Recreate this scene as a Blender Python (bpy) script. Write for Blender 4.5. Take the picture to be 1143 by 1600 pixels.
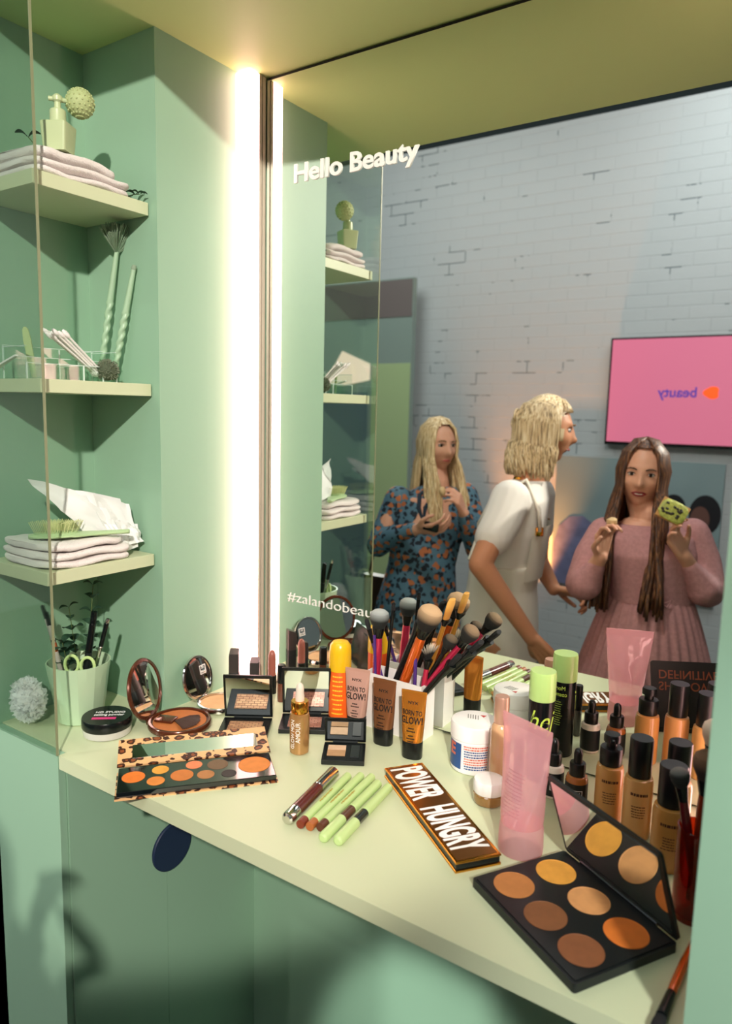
import bpy, bmesh, math, random
from mathutils import Vector as V, Matrix as M, noise as NZ
random.seed(7)
PI = math.pi; S = bpy.context.scene; COL = S.collection
for o in list(bpy.data.objects): bpy.data.objects.remove(o)
# ---------------------------------------------------------------- camera, world, light, exposure
# counter top is z = 0, mirror plane y = 0, left booth panel x = 0, venue floor z = FZ
FZ = -1.03; D = .519; D1 = .269; W = .22; ZT = 1.356; R = 1.084
cam = bpy.data.objects.new('camera', bpy.data.cameras.new('camera')); COL.objects.link(cam); S.camera = cam
cam.data.sensor_fit = 'HORIZONTAL'; cam.data.sensor_width = 36; cam.data.lens = 35.836; cam.data.clip_start = .05
pit, yaw, rol = .139455, .592618, -.023748
F = V((-math.sin(yaw)*math.cos(pit), math.cos(yaw)*math.cos(pit), -math.sin(pit)))
r_ = V((math.cos(yaw), math.sin(yaw), 0)); d_ = F.cross(r_)
c_, s_ = math.cos(rol), math.sin(rol)
rr = c_*r_ + s_*d_; dd = -s_*r_ + c_*d_
cam.matrix_world = M(((rr.x, -dd.x, -F.x, 1.17742), (rr.y, -dd.y, -F.y, -1.26468), (rr.z, -dd.z, -F.z, .65), (0, 0, 0, 1)))
cam.data.dof.use_dof = True; cam.data.dof.focus_distance = 1.38; cam.data.dof.aperture_fstop = 5.0
S.view_settings.view_transform = 'Standard'; S.view_settings.look = 'None'; S.view_settings.gamma = 1
S.view_settings.use_curve_mapping = False; S.view_settings.exposure = 0.12
S.cycles.transparent_max_bounces = 40; S.cycles.max_bounces = 14; S.cycles.glossy_bounces = 8
w = bpy.data.worlds.new('world'); S.world = w; w.use_nodes = True
w.node_tree.nodes['Background'].inputs[0].default_value = (.55, .72, .74, 1)
w.node_tree.nodes['Background'].inputs[1].default_value = .035
def lamp(kind, name, loc, target, energy, col, size=.1, **k):
    l = bpy.data.lights.new(name, kind); l.energy = energy; l.color = col
    if kind == 'AREA': l.size = size
    else: l.shadow_soft_size = size
    for a, b in k.items(): setattr(l, a, b)
    o = bpy.data.objects.new(name, l); COL.objects.link(o); o.location = loc
    o.rotation_euler = (V(target)-V(loc)).to_track_quat('-Z', 'Y').to_euler(); return o
lamp('SPOT', 'venue_or_fill_spot', (2.45, -2.95, 2.2), (.16, -.42, .60), 620, (1, .92, .82), .045, spot_size=.47, spot_blend=.2)
lamp('AREA', 'side_fill', (2.6, -2.2, 1.4), (1.1, -.5, .1), 0.5, (1, .97, .90), .5)  # unseen weak fill added for the right post and counter front
lamp('SPOT', 'venue_or_fill_spot', (2.2, -1.9, 1.3), (1.32, -.52, .2), 190, (1, 1, .95), .08, spot_size=.42, spot_blend=.6)  # no known source: spot added to brighten the right post only
lamp('SPOT', 'venue_or_fill_spot', (-1.5, -2.5, .9), (-.22, -.52, -.50), 130, (1, 1, .95), .10, spot_size=.55, spot_blend=.5)  # extra spot added from the left front to brighten the lower panel
lamp('SPOT', 'venue_or_fill_spot', (-.6, -3.1, 2.75), (-.1, -.4, .1), 50, (1, .95, .88), .03, spot_size=.5, spot_blend=.6)
lamp('SPOT', 'venue_or_fill_spot', (1.6, -3.0, 1.6), (.50, 0, -.84), 420, (.95, 1, .92), .03, spot_size=.15, spot_blend=.5)  # separate narrow spot added to make the bright patch under the counter
lamp('AREA', 'venue_area_fill', (.5, -.1, 2.75), (.2, -2.0, .2), 40, (1, .95, .90), .5)  # unseen fill added above the booth to light the women from the front
lamp('AREA', 'venue_area_fill', (-1.6, -1.8, 2.6), (-1.6, -3.4, 0), 20, (.93, 1, .98), 1.0)  # unseen soft fill aimed at the rear wall, left part
lamp('AREA', 'venue_area_fill', (.8, -2.4, 2.7), (.8, -3.4, .3), 24, (.93, .98, 1), 1.2)  # unseen soft fill brightening the rear wall in the mirror
LED = 7.5
# ---------------------------------------------------------------- materials
def srgb(h):
    if isinstance(h, str): c = [int(h[i:i+2], 16)/255 for i in (0, 2, 4)]
    else: c = [v/255 for v in h]
    return [v/12.92 if v <= .04045 else ((v+.055)/1.055)**2.4 for v in c]
MATS = {}
def mat(name, col='808080', rough=.5, metal=0, spec=.5, trans=0, emit=None, es=1, alpha=1, coat=0, bump=0, bs=200, var=0, vs=20, sheen=0, ior=1.45, sss=0):
    if name in MATS: return MATS[name]
    m = bpy.data.materials.new(name); m.use_nodes = True; nt = m.node_tree; b = nt.nodes['Principled BSDF']
    c = srgb(col)
    I = b.inputs
    I['Base Color'].default_value = (*c, 1); I['Roughness'].default_value = rough; I['Metallic'].default_value = metal
    I['Specular IOR Level'].default_value = spec; I['Transmission Weight'].default_value = trans; I['IOR'].default_value = ior
    I['Alpha'].default_value = alpha; I['Coat Weight'].default_value = coat; I['Coat Roughness'].default_value = .08
    if sheen: I['Sheen Weight'].default_value = sheen
    if sss: I['Subsurface Weight'].default_value = sss; I['Subsurface Radius'].default_value = (.01, .005, .003)
    if emit: I['Emission Color'].default_value = (*srgb(emit), 1); I['Emission Strength'].default_value = es
    if bump or var:
        tc = nt.nodes.new('ShaderNodeTexCoord'); nz = nt.nodes.new('ShaderNodeTexNoise'); nt.links.new(tc.outputs['Object'], nz.inputs['Vector'])
        if bump:
            nz.inputs['Scale'].default_value = bs; bp = nt.nodes.new('ShaderNodeBump'); bp.inputs['Strength'].default_value = bump
            bp.inputs['Distance'].default_value = .002
            nt.links.new(nz.outputs['Fac'], bp.inputs['Height']); nt.links.new(bp.outputs['Normal'], I['Normal'])
        if var:
            n2 = nt.nodes.new('ShaderNodeTexNoise'); n2.inputs['Scale'].default_value = vs; nt.links.new(tc.outputs['Object'], n2.inputs['Vector'])
            rp = nt.nodes.new('ShaderNodeValToRGB'); rp.color_ramp.elements[0].position = .35; rp.color_ramp.elements[1].position = .65
            rp.color_ramp.elements[0].color = (*[v*(1-var) for v in c], 1); rp.color_ramp.elements[1].color = (*[min(1, v*(1+var)) for v in c], 1)
            nt.links.new(n2.outputs['Fac'], rp.inputs[0]); nt.links.new(rp.outputs[0], I['Base Color'])
    MATS[name] = m; return m
def clear(name, tint=(1, 1, 1), gloss=.05, rough=.02, dens=0.0, body='ffffff', fk=.85):
    """thin clear plastic: transparent + fresnel gloss + optional body colour"""
    m = bpy.data.materials.new(name); m.use_nodes = True; nt = m.node_tree; n = nt.nodes; L = nt.links
    n.remove(n['Principled BSDF']); out = n['Material Output']
    t = n.new('ShaderNodeBsdfTransparent'); t.inputs[0].default_value = (*tint, 1)
    g = n.new('ShaderNodeBsdfGlossy'); g.inputs['Roughness'].default_value = rough
    lw = n.new('ShaderNodeLayerWeight'); lw.inputs[0].default_value = .5
    pw = n.new('ShaderNodeMath'); pw.operation = 'POWER'; pw.inputs[1].default_value = 4.0; L.new(lw.outputs['Facing'], pw.inputs[0])
    f = n.new('ShaderNodeMath'); f.operation = 'MULTIPLY_ADD'; f.inputs[1].default_value = fk; f.inputs[2].default_value = gloss; L.new(pw.outputs[0], f.inputs[0])
    mx = n.new('ShaderNodeMixShader'); L.new(f.outputs[0], mx.inputs[0]); L.new(t.outputs[0], mx.inputs[1]); L.new(g.outputs[0], mx.inputs[2])
    last = mx
    if dens:
        p = n.new('ShaderNodeBsdfDiffuse'); p.inputs[0].default_value = (*srgb(body), 1)
        tl = n.new('ShaderNodeBsdfTranslucent'); tl.inputs[0].default_value = (*srgb(body), 1)
        ad = n.new('ShaderNodeMixShader'); ad.inputs[0].default_value = .4; L.new(p.outputs[0], ad.inputs[1]); L.new(tl.outputs[0], ad.inputs[2])
        m2 = n.new('ShaderNodeMixShader'); m2.inputs[0].default_value = dens; L.new(mx.outputs[0], m2.inputs[1]); L.new(ad.outputs[0], m2.inputs[2]); last = m2
    L.new(last.outputs[0], out.inputs[0]); MATS[name] = m; return m
GREEN = mat('mint_paint', '92b69b', .5, bump=.05, bs=60)
GREEN2 = mat('mint_paint_counter', 'cbd3ae', .42, bump=.03, bs=80)
CEILG = mat('lime_green_paint', 'bccf8a', .55, bump=.04, bs=50)
BLACK = mat('black_plastic', '0c1112', .22)
BLACKM = mat('matt_black_plastic', '14191a', .45)
MIRROR = mat('mirror_glass', 'eef2ee', .0, metal=1)
SILVER = mat('polished_silver', 'd8d6d0', .12, metal=1)
CHROME = mat('brushed_aluminium', 'b8b0a4', .3, metal=1)
GOLD = mat('polished_gold', 'd99a3c', .16, metal=1)
WHITE = mat('white_plastic', 'ece8e4', .3)
INKW = mat('white_lettering', 'efeeea', .5)
INKB = mat('black_lettering', '17130f', .5)
MINTP = mat('mint_plastic', 'bcd690', .3)
ACRYL = clear('clear_acrylic', (.93, .98, .95))
# ---------------------------------------------------------------- mesh building
class G:
    def __init__(s): s.b = bmesh.new()
    def _add(s, vs, fs, mt=None):
        v = [s.b.verts.new((mt @ V(p)) if mt else V(p)) for p in vs]
        for f in fs:
            try: s.b.faces.new([v[i] for i in f])
            except ValueError: pass
        return s
    def box(s, c, d, mt=None, bev=0, seg=2):
        x, y, z = [q/2 for q in d]
        vs = [(c[0]+i*x, c[1]+j*y, c[2]+k*z) for i in (-1, 1) for j in (-1, 1) for k in (-1, 1)]
        fs = [(0, 1, 3, 2), (4, 6, 7, 5), (0, 4, 5, 1), (2, 3, 7, 6), (0, 2, 6, 4), (1, 5, 7, 3)]
        if not bev: return s._add(vs, fs, mt)
        t = bmesh.new(); v = [t.verts.new(p) for p in vs]
        for f in fs: t.faces.new([v[i] for i in f])
        bmesh.ops.bevel(t, geom=t.edges[:], offset=bev, segments=seg, affect='EDGES', profile=.5)
        t.verts.index_update(); s._add([q.co.copy() for q in t.verts], [[q.index for q in f.verts] for f in t.faces], mt); t.free(); return s
    def lathe(s, prof, seg=40, c=(0, 0, 0), mt=None, sx=1, sy=1):
        vs, fs = [], []
        n = len(prof)
        for (r, z) in prof:
            for k in range(seg):
                a = 2*PI*k/seg; vs.append((c[0]+r*sx*math.cos(a), c[1]+r*sy*math.sin(a), c[2]+z))
        for i in range(n-1):
            for k in range(seg):
                fs.append((i*seg+k, i*seg+(k+1) % seg, (i+1)*seg+(k+1) % seg, (i+1)*seg+k))
        if prof[0][0] > 1e-5: fs.append(tuple(reversed(range(seg))))
        if prof[-1][0] > 1e-5: fs.append(tuple((n-1)*seg+k for k in range(seg)))
        s._add(vs, fs, mt); return s
    def tube(s, pts, rad, seg=10, cap=True, mt=None):
        pts = [V(p) for p in pts]
        if not hasattr(rad, '__len__'): rad = [rad]*len(pts)
        vs, fs = [], []; up = None
        for i, p in enumerate(pts):
            t = (pts[min(i+1, len(pts)-1)]-pts[max(i-1, 0)]).normalized()
            if up is None: up = t.orthogonal().normalized()
            up = (up - t*up.dot(t)).normalized(); sd = t.cross(up)
            for k in range(seg):
                a = 2*PI*k/seg; vs.append(p+(up*math.cos(a)+sd*math.sin(a))*rad[i])
        for i in range(len(pts)-1):
            for k in range(seg): fs.append((i*seg+k, i*seg+(k+1) % seg, (i+1)*seg+(k+1) % seg, (i+1)*seg+k))
        if cap: fs.append(tuple(reversed(range(seg)))); fs.append(tuple((len(pts)-1)*seg+k for k in range(seg)))
        return s._add(vs, fs, mt)
    def loft(s, rings, cap=True, mt=None, closed=True):
        n = len(rings[0]); vs = [p for r in rings for p in r]; fs = []
        for i in range(len(rings)-1):
            for k in range(n if closed else n-1): fs.append((i*n+k, i*n+(k+1) % n, (i+1)*n+(k+1) % n, (i+1)*n+k))
        if cap: fs.append(tuple(reversed(range(n)))); fs.append(tuple((len(rings)-1)*n+k for k in range(n)))
        return s._add(vs, fs, mt)
    def prism(s, poly, z0, z1, mt=None):
        n = len(poly)
        return s._add([(x, y, z0) for x, y in poly]+[(x, y, z1) for x, y in poly],
            [tuple(reversed(range(n))), tuple(range(n, 2*n))]+[(k, (k+1) % n, n+(k+1) % n, n+k) for k in range(n)], mt)
    def ball(s, c, r, u=24, v=14, mt=None, fn=None):
        if not hasattr(r, '__len__'): r = (r, r, r)
        vs = [(0, 0, -1)]; fs = []
        for i in range(1, v):
            th = PI*i/v
            for k in range(u): a = 2*PI*k/u; vs.append((math.sin(th)*math.cos(a), math.sin(th)*math.sin(a), -math.cos(th)))
        vs.append((0, 0, 1)); T = len(vs)-1
        for k in range(u): fs.append((0, 1+(k+1) % u, 1+k)); fs.append((T, 1+(v-2)*u+k, 1+(v-2)*u+(k+1) % u))
        for i in range(v-2):
            for k in range(u): fs.append((1+i*u+k, 1+i*u+(k+1) % u, 1+(i+1)*u+(k+1) % u, 1+(i+1)*u+k))
        vs = [fn(V(p)) if fn else V(p) for p in vs]
        return s._add([(c[0]+p[0]*r[0], c[1]+p[1]*r[1], c[2]+p[2]*r[2]) for p in vs], fs, mt)
    def mesh(s, name='mesh', smooth=True, ang=.6):
        bmesh.ops.remove_doubles(s.b, verts=s.b.verts, dist=1e-6)
        bmesh.ops.recalc_face_normals(s.b, faces=s.b.faces)
        me = bpy.data.meshes.new(name); 
        if smooth:
            for f in s.b.faces: f.smooth = True
            for e in s.b.edges:
                if len(e.link_faces) == 2 and e.calc_face_angle(0) > ang: e.smooth = False
        s.b.to_mesh(me); s.b.free(); return me
    def obj(s, name, m, parent=None, loc=None, rot=None, smooth=True, ang=.6, label=None):
        return link(name, s.mesh(name, smooth, ang), m, parent, loc, rot, label)
def link(name, me, m, parent=None, loc=None, rot=None, label=None):
    o = bpy.data.objects.new(name, me); COL.objects.link(o)
    if m and not me.materials: me.materials.append(m)
    if parent: o.parent = parent
    if loc: o.location = loc
    if rot: o.rotation_euler = rot
    if label: o['label'] = label
    return o
def tag(o, label, cat, group=None):
    o['label'] = label; o['category'] = cat
    if group: o['group'] = group
    return o
def struct(o): o['kind'] = 'structure'; return o
def thing(name, label, cat, loc=(0, 0, 0), rz=0, group=None, rot=None):
    o = bpy.data.objects.new(name, None); COL.objects.link(o); o.empty_display_size = .02
    o.location = loc; o.rotation_euler = rot if rot else (0, 0, rz); return tag(o, label, cat, group)
def copy_thing(t, loc, rz, label, group=None):
    r = t.copy(); COL.objects.link(r); r.location = loc; r.rotation_euler = (0, 0, rz); r['label'] = label
    if group: r['group'] = group
    def rec(a, b):
        for ch in a.children:
            c = ch.copy(); COL.objects.link(c); c.parent = b; rec(ch, c)
    rec(t, r); return r
def fresh(o, m):  # give a copied part its own mesh with another material
    o.data = o.data.copy(); o.data.materials.clear(); o.data.materials.append(m)
def text_mesh(body, h, bold=0, sx=1, ext=.0003, align='CENTER', spacing=1, shear=0, res=4, mirrorx=False):
    cu = bpy.data.curves.new('t', 'FONT'); cu.body = body; cu.size = h/.7; cu.extrude = ext; cu.offset = bold*h
    cu.align_x = align; cu.space_character = spacing; cu.shear = shear; cu.resolution_u = res
    o = bpy.data.objects.new('t', cu); COL.objects.link(o)
    dg = bpy.context.evaluated_depsgraph_get(); me = bpy.data.meshes.new_from_object(o.evaluated_get(dg))
    bpy.data.objects.remove(o); bpy.data.curves.remove(cu)
    for v in me.vertices: v.co.x *= sx*(-1 if mirrorx else 1)
    me.materials.clear(); return me
def xf(me, mt):
    me.transform(mt); return me
UPR = M.Rotation(PI/2, 4, 'X')          # letters standing up, facing -y
def put_text(name, body, h, m, parent, loc, rz=0, **k):   # upright lettering facing local -y
    me = xf(text_mesh(body, h, **k), M.Translation(V(loc)) @ M.Rotation(rz, 4, 'Z') @ UPR)
    return link(name, me, m, parent)
def flat_text(name, body, h, m, parent, loc, rz=0, **k):  # lettering lying face up
    return link(name, xf(text_mesh(body, h, **k), M.Translation(V(loc)) @ M.Rotation(rz, 4, 'Z')), m, parent)
def wrap_text(name, body, h, m, parent, r, z, a0=0, vert=False, **k):  # lettering wrapped on a vertical cylinder, centred on local -y
    me = text_mesh(body, h, **k)
    for v in me.vertices:
        x, y, t = v.co
        if vert: x, y = -y, x
        a = a0+x/r-PI/2; q = r+.0002+t
        v.co = (q*math.cos(a), q*math.sin(a), z+y)
    return link(name, me, m, parent)
def join(meshes):
    b = bmesh.new()
    for me in meshes: b.from_mesh(me)
    me = bpy.data.meshes.new('j'); b.to_mesh(me); b.free(); return me
def wrap_lines(name, m, parent, r, z0, n, dz, wid, th=.0009, a0=0, jit=.3):   # rows of small print
    g = G()
    for i in range(n):
        hw = wid/2*(1-jit*random.random()); z = z0-i*dz; x = -hw; 
        while x < hw:
            L = random.uniform(.0015, .005); x2 = min(x+L, hw); a = a0-PI/2
            q = r+.0003
            A, B = a+x/r, a+x2/r
            g._add([(q*math.cos(A), q*math.sin(A), z), (q*math.cos(B), q*math.sin(B), z), (q*math.cos(B), q*math.sin(B), z+th), (q*math.cos(A), q*math.sin(A), z+th)], [(0, 1, 2, 3)])
            x = x2+.0008
    return g.obj(name, m, parent, smooth=False)
def flat_lines(name, m, parent, x0, z0, n, dz, wid, y, th=.0009, cx=True):     # rows of small print on an upright face (normal -y)
    g = G()
    for i in range(n):
        hw = wid*(1-.3*random.random()); x = x0-hw/2 if cx else x0; e = x+hw; z = z0-i*dz
        while x < e:
            L = random.uniform(.0015, .004); x2 = min(x+L, e)
            g._add([(x, y, z), (x2, y, z), (x2, y, z+th), (x, y, z+th)], [(0, 1, 2, 3)]); x = x2+.0007
    return g.obj(name, m, parent, smooth=False)
# ---------------------------------------------------------------- the booth shell
def sbox(name, x0, x1, y0, y1, z0, z1, m, bev=0):
    return struct(G().box(((x0+x1)/2, (y0+y1)/2, (z0+z1)/2), (x1-x0, y1-y0, z1-z0), bev=bev).obj(name, m, smooth=False))
sbox('wall_left', -.26, 0, -D1, .03, FZ, ZT, GREEN)                         # solid panel between shelves and mirror
sbox('wall_niche', -.30, -W, -D, -D1, FZ, ZT, GREEN)                        # back of the shelf niche
sbox('wall_left_lower', -.30, -.004, -D, -D+.016, FZ, -.001, GREEN, .0012)  # front panel below the clear pane
sbox('wall_left_inner', -.018, 0, -D+.0165, -D1-.001, FZ, -.028, GREEN)
sbox('wall_back', 0, R, .012, .03, FZ, ZT, GREEN)
sbox('wall_right', R, 1.6, -D, .03, FZ, ZT, GREEN)
sbox('ceiling', -.30, 1.6, -D-.002, .03, ZT, ZT+.08, CEILG)
g = G(); g.prism([(0, -D), (R, -D), (R, .011), (0, .011)], -.027, 0)
g.prism([(-W, -D+.0175), (0, -D+.0175), (0, -D1), (-W, -D1)], -.027, 0)
tag(g.obj('countertop', GREEN2, smooth=False), 'pale green countertop running under the mirror and covered in make-up', 'countertop')
# LED light column in the corner and its twin on the right
def led_column(x, s, label):
    t = thing('light_column', label, 'light', (x, 0, 0))
    g = G(); g.box((s*.0205, -.037, ZT/2), (.041, .030, ZT-.006), bev=.001); g.obj('diffuser', LEDM, t, smooth=False)
    g = G(); g.box((s*.0205, -.0175, ZT/2), (.0395, .008, ZT-.004)); g.box((s*.0205, -.0055, ZT/2), (.0385, .010, ZT-.004)); g.obj('aluminium_channel', mat('satin_channel', 'b4aa98', .5, metal=.2), t, smooth=False, label='brushed aluminium channel')
    return t
LEDM = mat('led_diffuser', 'ffffff', .4, emit=(255, 190, 186), es=LED)
led_column(0, 1, 'glowing white vertical light column in the corner at the left of the mirror')
led_column(R, -1, 'glowing white vertical light column hidden behind the right-hand green wall')
# mirror
t = thing('wall_mirror', 'large vanity mirror reflecting three women, with white lettering on it', 'mirror', (.5, 0, 0))
g = G(); g.box((.0425+(R-.085)/2-.5+.0, .0035, (ZT-.010)/2+.003), (R-.085, .005, ZT-.014)); g.obj('glass', MIRROR, t, smooth=False)
g = G(); g.box((R/2-.5, .009, ZT/2), (R-.085, .005, ZT-.002)); g.obj('black_backing', BLACKM, t, smooth=False)
kw = dict(bold=.035, align='LEFT', sx=1.13, ext=.0009)
mx_ = lambda b: max(v.co.x for v in text_mesh(b, .0365, **kw).vertices)
put_text('lettering', 'Hello', .0365, INKW, t, (.118-.5, -.0004, 1.127), **kw)
put_text('lettering', 'Beauty', .0365, INKW, t, (.118-.5+mx_('Hello B')-mx_('B'), -.0004, 1.127), **kw)
put_text('lettering', '#zalandobeauty', .0225, INKW, t, (.112-.5, -.0004, .2085), align='LEFT', bold=-.02, sx=1.33, ext=.0003)
# clear pane on the booth front, left
t = thing('clear_pane', 'clear acrylic pane with a pale edge closing the front of the left shelves', 'pane', (0, -D-.0028, 0))
G().box((-W/2, 0, ZT/2), (W, .005, ZT-.002)).obj('sheet', clear('pane_acrylic', (.92, .97, .94), gloss=.12), t, smooth=False)
G().box((.0007, 0, ZT/2), (.0013, .005, ZT-.002)).obj('polished_edge', mat('acrylic_edge', '868c6c', .3), t, smooth=False, label='yellowish polished edge')
# shelves
for z, lab in ((1.016, 'top pale green shelf holding towels and a perfume atomiser'), (.667, 'middle pale green shelf holding a clear organiser and twisted brushes'), (.318, 'lower pale green shelf holding towels, a hairbrush and crumpled paper')):
    sh = G().box((-.119, (-D1-D)/2-.0005, z+.012), (.198, D-D1-.008, .024), bev=.0006).obj('shelf', GREEN2, smooth=False); tag(sh, lab, 'shelf', 'shelves of the left niche')
# under the counter
t = thing('cable_hole', 'round cable hole in the green side wall under the counter, its darkness painted as a navy disc', 'disc', (0, -.256, -.317))  # the hole's dark inside is painted as a flat navy disc
g = G(); g.lathe([(.054, 0), (.054, .004), (.052, .006)], 48, mt=M.Rotation(PI/2, 4, 'Y')); g.obj('disc', mat('hole_darkness', '1c2a48', .5), t)
# ---------------------------------------------------------------- the venue behind (seen in the mirror)
def brick_mat():
    m = bpy.data.materials.new('painted_brick'); m.use_nodes = True; nt = m.node_tree; n = nt.nodes; L = nt.links; b = n['Principled BSDF']
    tc = n.new('ShaderNodeTexCoord'); mp = n.new('ShaderNodeMapping'); mp.inputs['Rotation'].default_value = (PI/2, 0, 0)
    L.new(tc.outputs['Object'], mp.inputs[0])
    br = n.new('ShaderNodeTexBrick'); br.inputs['Scale'].default_value = 1; br.inputs['Brick Width'].default_value = .25; br.inputs['Row Height'].default_value = .077
    br.inputs['Mortar Size'].default_value = .004; br.inputs['Mortar Smooth'].default_value = .6
    L.new(mp.outputs[0], br.inputs['Vector'])
    nz = n.new('ShaderNodeTexNoise'); nz.inputs['Scale'].default_value = 9; nz.inputs['Detail'].default_value = 6; L.new(tc.outputs['Object'], nz.inputs['Vector'])
    mx = n.new('ShaderNodeMixRGB'); mx.blend_type = 'ADD'; mx.inputs[0].default_value = .5
    mm = n.new('ShaderNodeMath'); mm.operation = 'MULTIPLY'; mm.inputs[1].default_value = -1
    L.new(br.outputs['Fac'], mm.inputs[0])
    ad = n.new('ShaderNodeMath'); ad.operation = 'ADD'; L.new(mm.outputs[0], ad.inputs[0]); L.new(nz.outputs['Fac'], ad.inputs[1])
    bp = n.new('ShaderNodeBump'); bp.inputs['Strength'].default_value = .45; bp.inputs['Distance'].default_value = .006; L.new(ad.outputs[0], bp.inputs['Height']); L.new(bp.outputs[0], b.inputs['Normal'])
    # chipped dark flecks in the joints
    n2 = n.new('ShaderNodeTexNoise'); n2.inputs['Scale'].default_value = 5; n2.inputs['Detail'].default_value = 8; L.new(tc.outputs['Object'], n2.inputs['Vector'])
    gt = n.new('ShaderNodeMath'); gt.operation = 'GREATER_THAN'; gt.inputs[1].default_value = .62; L.new(n2.outputs['Fac'], gt.inputs[0])
    ml = n.new('ShaderNodeMath'); ml.operation = 'MULTIPLY'; L.new(gt.outputs[0], ml.inputs[0]); L.new(br.outputs['Fac'], ml.inputs[1])
    rp = n.new('ShaderNodeMixRGB'); rp.inputs[1].default_value = (*srgb('c6cacc'), 1); rp.inputs[2].default_value = (*srgb('5c6a70'), 1); L.new(ml.outputs[0], rp.inputs[0])
    L.new(rp.outputs[0], b.inputs['Base Color']); b.inputs['Roughness'].default_value = .5; return m
WY = -3.5
struct(G().box((0, WY-.06, .6), (9, .1, 3.8)).obj('wall_rear', brick_mat(), smooth=False))
struct(G().box((0, -1.5, FZ-.05), (9, 6, .1)).obj('floor', mat('dark_concrete', '4c5253', .45, var=.15, vs=6), smooth=False))
struct(G().box((4.45, -1.5, .6), (.1, 6, 3.8)).obj('wall_right_venue', mat('venue_paint', 'b4bec0', .7), smooth=False))
struct(G().box((-4.45, -1.5, .6), (.1, 6, 3.8)).obj('wall_left_venue', MATS['venue_paint'], smooth=False))
t = thing('television', 'wall-mounted television with a glowing pink screen and a small logo', 'television', (.37, WY, .80), 0)
g = G(); g.box((0, .025, 0), (1.10, .05, .66), bev=.004); g.obj('casing', BLACK, t, smooth=False)
g = G(); g.box((0, .0505, .004), (1.075, .002, .63)); g.obj('screen', mat('pink_screen', 'a85c78', .3, emit=(232, 122, 150), es=.62), t, smooth=False)
me = xf(text_mesh('beauty', .058, bold=.03, ext=.0005), M.Translation((-.135, .0525, -.03)) @ M.Rotation(PI, 4, 'Z') @ UPR)
link('lettering', me, mat('screen_purple', '5a3c96', .4, emit=(84, 56, 150), es=.7), t, label='purple lettering')
g = G(); g.prism([(.042*math.cos(a)*(1+.18*math.cos(3*a)), .036*math.sin(a)*(1+.05*math.cos(3*a))) for a in [2*PI*k/36 for k in range(36)]], 0, .001, mt=M.Translation((.055, .0525, -.004)) @ M.Rotation(PI, 4, 'Z') @ UPR)
g.obj('logo', mat('screen_orange', 'f05a20', .4, emit=(250, 84, 30), es=.9), t, label='orange rounded triangle')
# flat panel on the rear wall; its figures are flat coloured shapes
t = thing('wall_figure_panel', 'grey-blue panel with flat coloured figures on the brick wall behind the woman in pink', 'picture', (.02, WY, -.05))
g = G(); g.box((0, .012, 0), (1.02, .024, .86)); g.obj('board', mat('grey_blue_board', '8fa3a6', .35, var=.08, vs=2), t, smooth=False)
g = G(); g.prism([(-.50, -.43), (-.50, -.16), (-.47, -.04), (-.40, .03), (-.31, .04), (-.22, -.02), (-.18, -.16), (-.20, -.43)], 0, .002, mt=M.Translation((0, .0265, 0)) @ M.Rotation(PI/2, 4, 'X')); g.obj('sweater_shape', mat('lilac_flat', '76789c', .6, var=.15, vs=15), t)
g = G(); g.prism([(.42+.09*math.cos(a), .12+.12*math.sin(a)) for a in [2*PI*k/28 for k in range(28)]], 0, .002, mt=M.Translation((0, .0265, 0)) @ M.Rotation(PI/2, 4, 'X')); 
g.prism([(.24+.07*math.cos(a), .15+.08*math.sin(a)) for a in [2*PI*k/28 for k in range(28)]], 0, .002, mt=M.Translation((0, .0265, 0)) @ M.Rotation(PI/2, 4, 'X')); g.obj('dark_hair_shape', mat('hair_flat', '1a1a20', .6), t)
g = G(); g.prism([(.395+.055*math.cos(a), .09+.08*math.sin(a)) for a in [2*PI*k/28 for k in range(28)]], 0, .002, mt=M.Translation((0, .029, 0)) @ M.Rotation(PI/2, 4, 'X')); g.obj('face_shape', mat('face_flat', '6e4a42', .6), t)
g = G(); g.prism([(.30, -.43), (.31, -.12), (.36, -.02), (.46, -.04), (.50, -.15), (.50, -.43)], 0, .002, mt=M.Translation((0, .0265, 0)) @ M.Rotation(PI/2, 4, 'X')); g.obj('shirt_shape', mat('navy_flat', '2c3458', .6), t)
# tall opposite mirror at the left, its reflections painted as coloured boards
t = thing('mirror_panel', 'tall mirror panel with reflections painted in brown, grey and mint green, standing behind the blonde women', 'partition', (-2.05, -3.36, FZ))
g = G(); g.box((0, 0, 1.31), (.98, .05, 2.62)); g.obj('frame', mat('reflection_grey', '93a49c', .5), t, smooth=False)
g = G(); g.box((0, .027, 2.48), (.97, .006, .26)); g.obj('top_board', mat('taupe_board', '7d7270', .5), t, smooth=False, label='taupe board')
g = G(); g.box((.32, .028, 1.02), (.33, .006, 2.0)); g.obj('side_board', mat('yellow_green_board', 'b9cf9a', .5), t, smooth=False, label='yellow-green board')
g = G(); g.box((-.18, .028, .96), (.60, .006, 1.7)); g.obj('lower_board', mat('slate_board', '6d8088', .5), t, smooth=False, label='slate grey board')
g = G(); g._add([(-.10, .032, 1.86), (.14, .032, 1.90), (.14, .032, 2.02), (-.12, .032, 2.12), (-.30, .032, 1.86)], [(0, 1, 2, 3, 4)]); g.obj('reflected_glow', mat('reflected_glow', 'ffe0d0', .5, emit=(250, 215, 190), es=.7), t, smooth=False, label='small pinkish patch painted as a reflected light')  # emissive patch stands in for a light reflected in the tall mirror
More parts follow.
